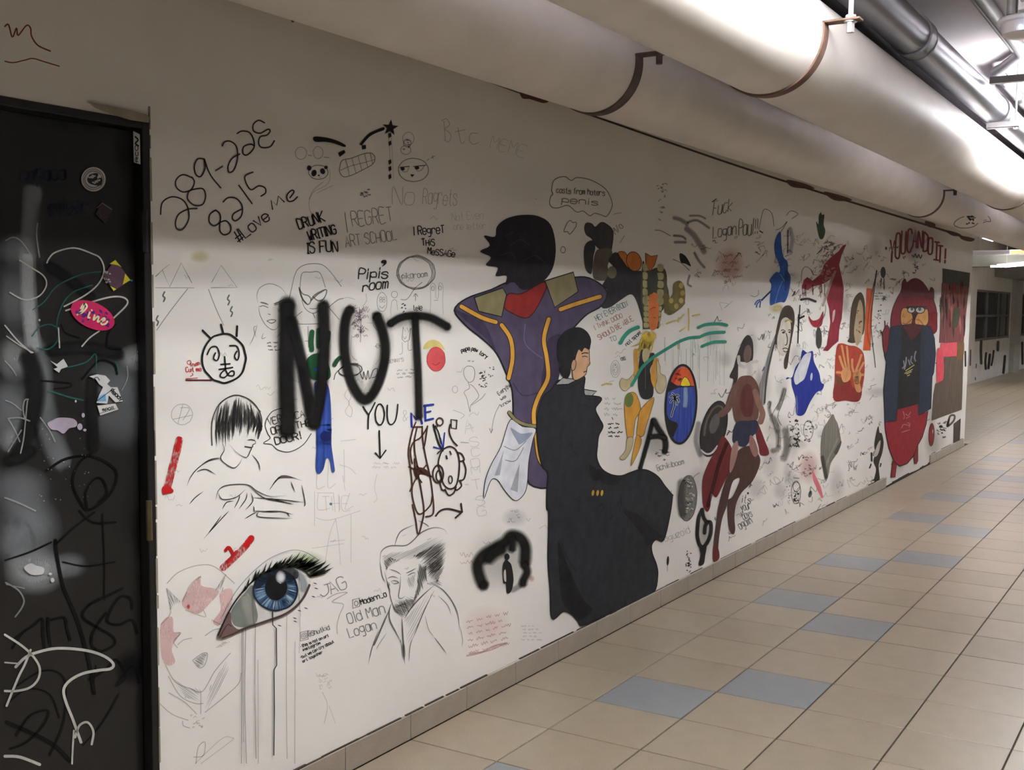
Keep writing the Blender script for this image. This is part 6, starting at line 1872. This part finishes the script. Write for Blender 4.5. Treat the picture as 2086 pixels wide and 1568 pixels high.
# marks on the far wall
D = Draw('far_wall_marks', 'dark upright paint strokes on the far wall below the windows', 0, farw, lambda x, y, o: on_x(x, y, REC + o * 4))
DKM = paint(40, 36, 34)
for q, w__ in (([385, 880, 380, 1000, 385, 1175], 36), ([450, 1040, 440, 1150, 445, 1250], 30), ([500, 1060, 490, 1150, 480, 1240], 34), ([550, 1010, 540, 1100, 520, 1200], 26), ([700, 1080, 690, 1200, 680, 1300], 34), ([320, 1180, 315, 1240], 12), ([305, 1360, 308, 1400], 12), ([610, 890, 605, 1000], 36), ([930, 900, 935, 1180], 30)):
    D.s(E4, q, w__, DKM if w__ != 36 else paint(70, 70, 62))
D.done()
D = Draw('end_bars', 'short dark vertical bars near the wall end', 1)
D.s(E4, [172, 1020, 175, 1210], 24, DKM).s(E4, [243, 1000, 238, 1200], 18, DKM).done()

# ------------------------------------------------------------------ door: haze, scrawls, marker lines
D = Draw('white_haze', 'cloudy white spray haze on the black door', 0, door, door_map)
WH = paint(214, 218, 220, 0.5, 0.25)
WH2 = paint(190, 196, 202, 0.26, 0.3)
D.sp(A1, [200, 1140, 185, 1350, 165, 1560], 95, WH2).sp(A2, [165, 0, 170, 200, 185, 420, 205, 560], 80, WH).sp(A2, [205, 540, 240, 700, 260, 900, 330, 1150, 380, 1250], 120, WH2).dab(A2, 80, 260, 110, 260, WH2).dab(A2, 90, 620, 120, 160, WH, 0.7).dab(A2, 60, 960, 130, 260, WH2, 1.2)
D.dab(A2, 720, 950, 190, 250, WH2, 0.8).dab(A2, 830, 620, 120, 90, WH, 0.8).dab(A2, 700, 760, 220, 160, WH2, 0.7).dab(A3, 210, 360, 200, 160, WH, 0.9).dab(A3, 170, 100, 220, 220, WH2, 1.3).dab(A3, 90, 200, 130, 160, WH2).dab(A2, 100, 1120, 120, 90, WH, 0.8).dab(A2, 120, 1420, 200, 160, WH2).dab(A3, 420, 330, 120, 90, WH2).dab(A1, 90, 1510, 110, 110, WH2)
D.done()
D = Draw('black_spray', 'matt black spray strokes over the haze on the door', 1, door, door_map)
BS = paint(10, 10, 10, 0.92)
for q, w__ in (([165, 600, 215, 760, 210, 900, 170, 1060, 110, 1210], 100), ([290, 60, 400, 130, 560, 265], 60), ([560, 740, 555, 950, 565, 1180], 66), ([300, 580, 500, 560, 730, 600], 70), ([40, 1250, 120, 1230, 200, 1180], 60)):
    D.sp(A2, q, w__, BS)
D.done()
D = Draw('black_scrawl', 'glossy black marker loops and letters low on the door', 2, door, door_map)
BK = paint(9, 9, 10, 0.95, rough=0.3)
for q, w__ in (([285, 1305, 400, 1235, 560, 1220, 690, 1290, 705, 1370, 650, 1470, 540, 1545, 490, 1500, 440, 1380, 480, 1260, 560, 1200], 16), ([530, 1540, 520, 1440, 570, 1360, 620, 1360, 650, 1440, 600, 1500], 14), ([700, 420, 660, 470, 655, 560, 735, 570], 10), ([250, 760, 380, 770, 430, 780, 420, 800, 330, 810], 10), ([500, 750, 600, 640, 690, 660, 710, 720], 14), ([370, 420, 400, 470, 480, 500], 9)):
    D.s(A2, q, w__, BK)
for q, w__ in (([335, 180, 345, 280, 380, 450, 430, 570, 480, 700, 540, 920, 570, 1105], 22), ([740, 470, 640, 520, 540, 570, 500, 640, 580, 700, 680, 760, 690, 810, 610, 850, 555, 810, 570, 720, 640, 620], 16), ([800, 592, 790, 530, 730, 520, 680, 580, 650, 670, 720, 690, 800, 660, 830, 740], 16), ([75, 830, 130, 745, 200, 695, 255, 655, 260, 740, 270, 830], 16), ([90, 770, 160, 720], 14), ([290, 650, 295, 740, 305, 815], 16), ([310, 660, 390, 648, 405, 710, 425, 780], 16), ([330, 210, 450, 100, 570, 10], 12), ([480, 0, 560, 70, 700, 70], 12), ([620, 20, 632, 300, 632, 540], 8), ([380, 310, 520, 335, 695, 310], 9), ([30, 300, 180, 250, 310, 190], 10),
               ([540, 1020, 640, 960, 700, 900, 760, 1000, 700, 1060, 800, 940, 840, 1040], 16), ([560, 1080, 580, 940], 12), ([40, 1280, 200, 1350, 330, 1420, 420, 1510], 26), ([100, 1360, 180, 1240, 290, 1210, 260, 1300, 160, 1400, 60, 1440], 14), ([100, 1060, 250, 970, 370, 990, 400, 1100, 380, 1300, 300, 1480], 12), ([30, 1180, 160, 1080, 300, 1110, 360, 1250], 10), ([720, 1110, 620, 1280, 500, 1420], 10)):
    D.s(A3, q, w__, BK)
D.dab(A3, 800, 950, 110, 120, paint(9, 9, 10, 0.8)).e(A3, 895, 680, 28, 36, 6, BK).done()
D = Draw('white_marker_lines', 'looping white paint-marker lines across the black door', 3, door, door_map)
WM = paint(206, 204, 196, 0.85, 0.15)
WM2 = paint(170, 172, 168, 0.6, 0.2)
for q, w__ in (([30, 750, 130, 815, 200, 880, 240, 950, 230, 1020, 180, 1070, 100, 1090, 30, 1090], 14), ([95, 945, 150, 890, 220, 858, 350, 832, 520, 845, 630, 880, 685, 925, 670, 955, 600, 965, 500, 985, 420, 1030, 385, 1085, 400, 1160, 440, 1260, 490, 1400], 17), ([185, 842, 150, 930, 110, 1010, 40, 1180], 14), ([455, 1370, 480, 1300, 530, 1280, 565, 1335, 555, 1412], 14), ([447, 1330, 440, 1440, 436, 1530], 11), ([30, 918, 120, 925], 9), ([30, 1485, 120, 1490, 240, 1535], 18)):
    D.s(A3, q, w__, WM)
D.s(A3, [35, 435, 110, 480, 145, 540, 130, 590, 92, 642], 10, WM2).s(A3, [35, 445, 150, 470], 6, WM2)
for q, w__ in (([285, 45, 300, 15, 340, -20, 450, -45, 560, -10, 610, 20, 632, 90, 600, 170, 520, 240, 390, 310], 9), ([400, 335, 600, 270, 700, 250, 762, 262, 770, 300, 690, 380], 10), ([602, 460, 545, 500, 498, 552], 9), ([120, 30, 200, 80, 265, 125, 282, 180, 240, 245, 150, 270, 60, 225], 8), ([30, 425, 110, 520, 190, 590], 9), ([40, 490, 120, 545, 200, 590], 7), ([355, 440, 362, 560], 8)):
    D.s(A2, q, w__, WM)
for q, w__ in (([150, 990, 140, 930, 150, 880, 172, 875, 165, 895, 145, 1100, 125, 1200], 8), ([50, 990, 120, 985, 180, 1005], 9), ([50, 990, 90, 1060, 120, 1130], 8), ([130, 1060, 50, 1190], 8), ([245, 985, 300, 1060, 335, 1130], 8), ([30, 640, 75, 690, 100, 730], 7), ([30, 1470, 120, 1505, 215, 1550], 10), ([35, 880, 80, 900, 130, 940], 7), ([770, 670, 775, 740, 740, 820], 5)):
    D.s(A2, q, w__, WM2)
D.s(A1, [35, 1460, 80, 1440, 130, 1465, 185, 1540], 8, WM2).s(A1, [228, 1355, 222, 1430, 240, 1560], 9, WM2)
for k in range(40):
    x, y = random.uniform(240, 560), random.uniform(1000, 1500)
    D.d(A2, x, y, random.uniform(1.5, 5), random.uniform(1.5, 5), WM2)
D.done()
D = Draw('teal_marker_lines', 'thin teal marker loops on the black door', 2, door, door_map)
TL = paint(40, 110, 98, 0.7, 0.2)
for q, w__ in (([612, 100, 520, 110, 420, 145, 330, 200, 270, 280, 200, 330], 8), ([560, 180, 450, 220, 390, 280, 355, 360, 340, 450], 8), ([195, 490, 240, 435, 310, 420, 352, 455, 345, 525, 290, 570, 225, 560], 9), ([285, 822, 340, 835, 420, 860, 505, 880], 10), ([700, 640, 715, 690, 690, 720], 6), ([410, 680, 520, 650, 580, 600, 585, 690], 8)):
    D.s(A2, q, w__, TL)
D.done()
D = Draw('blue_marker_words', 'dim blue marker words high on the black door', 2, door, door_map)
BW = paint(30, 36, 66, 0.8)
D.t(A1, 'capaca', 130, 1100, 400, 1090, 90, 12, BW).t(A1, 'spicer', 300, 1310, 540, 1290, 100, 12, BW).done()
D = Draw('lilac_residue', 'torn pale lilac paper residue on the door', 4, door, door_map)
LI = paint(176, 166, 182)
D.f(A2, [288, 1020, 320, 1000, 360, 985, 440, 990, 468, 1015, 460, 1040, 420, 1050, 385, 1082, 350, 1062, 310, 1055], LI).d(A2, 485, 1040, 16, 20, LI).d(A2, 505, 970, 10, 14, LI).d(A2, 515, 1060, 10, 8, LI)
D.f(A3, [145, 345, 185, 318, 215, 330, 265, 345, 262, 380, 220, 390, 180, 382], paint(196, 196, 196)).d(A3, 305, 383, 10, 9, paint(196, 196, 196)).d(A3, 318, 420, 12, 14, paint(190, 190, 190)).d(A2, 240, 393, 6, 7, paint(210, 210, 205)).d(A2, 460, 885, 6, 8, paint(210, 210, 205)).done()

# ------------------------------------------------------------------ stickers (each can be peeled off)


def sticker(name, label, cr, flat, mat, smooth=False, mp=door_map, z=5):
    base_ = 0.0004 + z * 0.0008
    pts = P(cr, flat)
    if smooth:
        pts = spline(pts, True, 4)
    b_ = MB()
    c_ = sum((mp(x, y, base_) for x, y in pts), Vector()) / len(pts)
    b_.prism([mp(x, y, base_) - c_ for x, y in pts], (0.0006, 0, 0))
    o_ = b_.build(name, surf(name + '_vinyl', mat, 0.4, var=0.08, scale=30))
    o_.location = c_
    tagit(o_, label, 'sticker', 'stickers on the black door')
    return o_, c_


class SDraw(Draw):
    """print on a sticker: same tools, parented to the sticker"""

    def __init__(s, o_, c_, name, mp=door_map, z=6):
        s.c = c_
        Draw.__init__(s, name, None, z, o_, lambda x, y, off: mp(x, y, off + 0.0002) - c_)


def ellipse_flat(cx, cy, rx, ry, rot=0, n=28):
    co, si = math.cos(math.radians(rot)), math.sin(math.radians(rot))
    o_ = []
    for k in range(n):
        t_ = 2 * math.pi * k / n
        x, y = rx * math.cos(t_), ry * math.sin(t_)
        o_ += [cx + x * co - y * si, cy + x * si + y * co]
    return o_


WS = (196, 194, 190)
o, c = sticker('round_sticker', 'round white badge sticker with a dark emblem, upper door', A1, ellipse_flat(567, 1088, 74, 74, 0), WS)
D = SDraw(o, c, 'emblem')
D.e(A1, 567, 1088, 62, 62, 4, PEN, wob=0).e(A1, 567, 1088, 52, 50, 5, PEN, wob=0)
D.f(A1, [530, 1085, 545, 1060, 590, 1050, 600, 1075, 622, 1085, 612, 1125, 560, 1120, 535, 1105], paint(50, 50, 52)).sc(A1, 535, 1060, 85, 60, 8, 7, paint(205, 205, 200)).done()
o, c = sticker('diamond_sticker', 'small dark diamond sticker with a pale edge below the badge', A1, [618, 1228, 684, 1272, 640, 1358, 580, 1300], (52, 44, 44))
D = SDraw(o, c, 'edge')
D.s(A1, [590, 1262, 620, 1232, 680, 1272], 6, paint(160, 158, 150, 0.7), smooth=False).e(A1, 632, 1290, 28, 28, 6, paint(84, 66, 62)).done()
o, c = sticker('tape_label', 'narrow white printed label stuck on the door frame', A1, [808, 795, 848, 815, 852, 998, 812, 985], (190, 190, 190), mp=frame_map, z=2)
D = SDraw(o, c, 'print', frame_map, 3)
D.s(A1, [822, 830, 838, 850, 822, 870, 840, 885], 10, INK).t(A1, 'RCO', 838, 980, 838, 885, 16, 5, INK).done()
o, c = sticker('square_sticker', 'tilted square purple-brown sticker with yellow corners', A2, [700, 28, 792, 150, 690, 216, 628, 118], (96, 68, 84))
D = SDraw(o, c, 'corner')
YC = paint(226, 214, 60)
D.f(A2, [665, 52, 700, 28, 738, 72, 715, 60, 690, 55], YC, False).f(A2, [760, 110, 792, 150, 745, 178, 752, 150], YC, False).f(A2, [668, 185, 706, 205, 690, 216], YC, False).sc(A2, 632, 100, 50, 70, 8, 8, paint(190, 186, 186)).d(A2, 798, 152, 8, 6, paint(60, 150, 160)).done()
o, c = sticker('oval_sticker', 'hot pink and purple oval sticker with looping cream lettering', A2, ellipse_flat(562, 364, 142, 78, 25), (212, 34, 98))
D = SDraw(o, c, 'lettering')
random.seed(5)
for k in range(26):
    t_, r_ = random.uniform(0, 6.28), random.uniform(0.2, 0.82)
    x, y = r_ * 142 * math.cos(t_), r_ * 78 * math.sin(t_)
    co, si = math.cos(0.436), math.sin(0.436)
    D.d(A2, 562 + x * co - y * si, 364 + x * si + y * co, random.uniform(5, 15), random.uniform(5, 12), paint(104, 44, 150, 0.85), random.uniform(0, 90))
CY = paint(246, 236, 190)
for q in ([490, 322, 512, 292, 528, 312, 500, 345, 478, 352], [512, 292, 500, 330, 470, 360], [545, 345, 535, 375, 545, 378], [556, 332, 558, 335], [575, 362, 568, 392, 590, 372, 600, 375, 592, 402, 605, 400], [612, 402, 635, 392, 632, 380, 615, 395, 618, 418, 640, 415, 652, 400]):
    D.s(A2, q, 11, CY)
D.done()
o, c = sticker('torn_sticker', 'torn white and pale blue sticker scrap, larger upper piece', A2, [540, 735, 590, 722, 640, 730, 668, 760, 650, 780, 672, 800, 712, 800, 745, 885, 700, 892, 660, 850, 650, 900, 585, 895, 600, 850, 625, 800, 600, 780, 580, 750], (202, 202, 200))
D = SDraw(o, c, 'print')
D.f(A2, [610, 850, 640, 840, 645, 885, 590, 885], paint(110, 165, 205), False).t(A2, 'Ready', 668, 825, 735, 885, 22, 6, INK).s(A2, [565, 750, 590, 740, 605, 760], 6, paint(90, 80, 60)).s(A2, [588, 885, 660, 830, 700, 812], 4, INK).done()
o, c = sticker('paper_label', 'small white printed label hanging below the torn sticker', A2, [590, 912, 700, 900, 718, 935, 608, 972], (205, 203, 198))
D = SDraw(o, c, 'print')
D.t(A2, 'spoll', 622, 945, 690, 932, 18, 5, INK).s(A2, [605, 960, 700, 930], 4, PEN).done()
o, c = sticker('scrap_sticker', 'tiny torn white star-like scrap in the middle of the door', A2, [306, 640, 345, 660, 385, 628, 412, 675, 370, 690, 358, 712, 325, 690, 350, 680], (198, 200, 198))
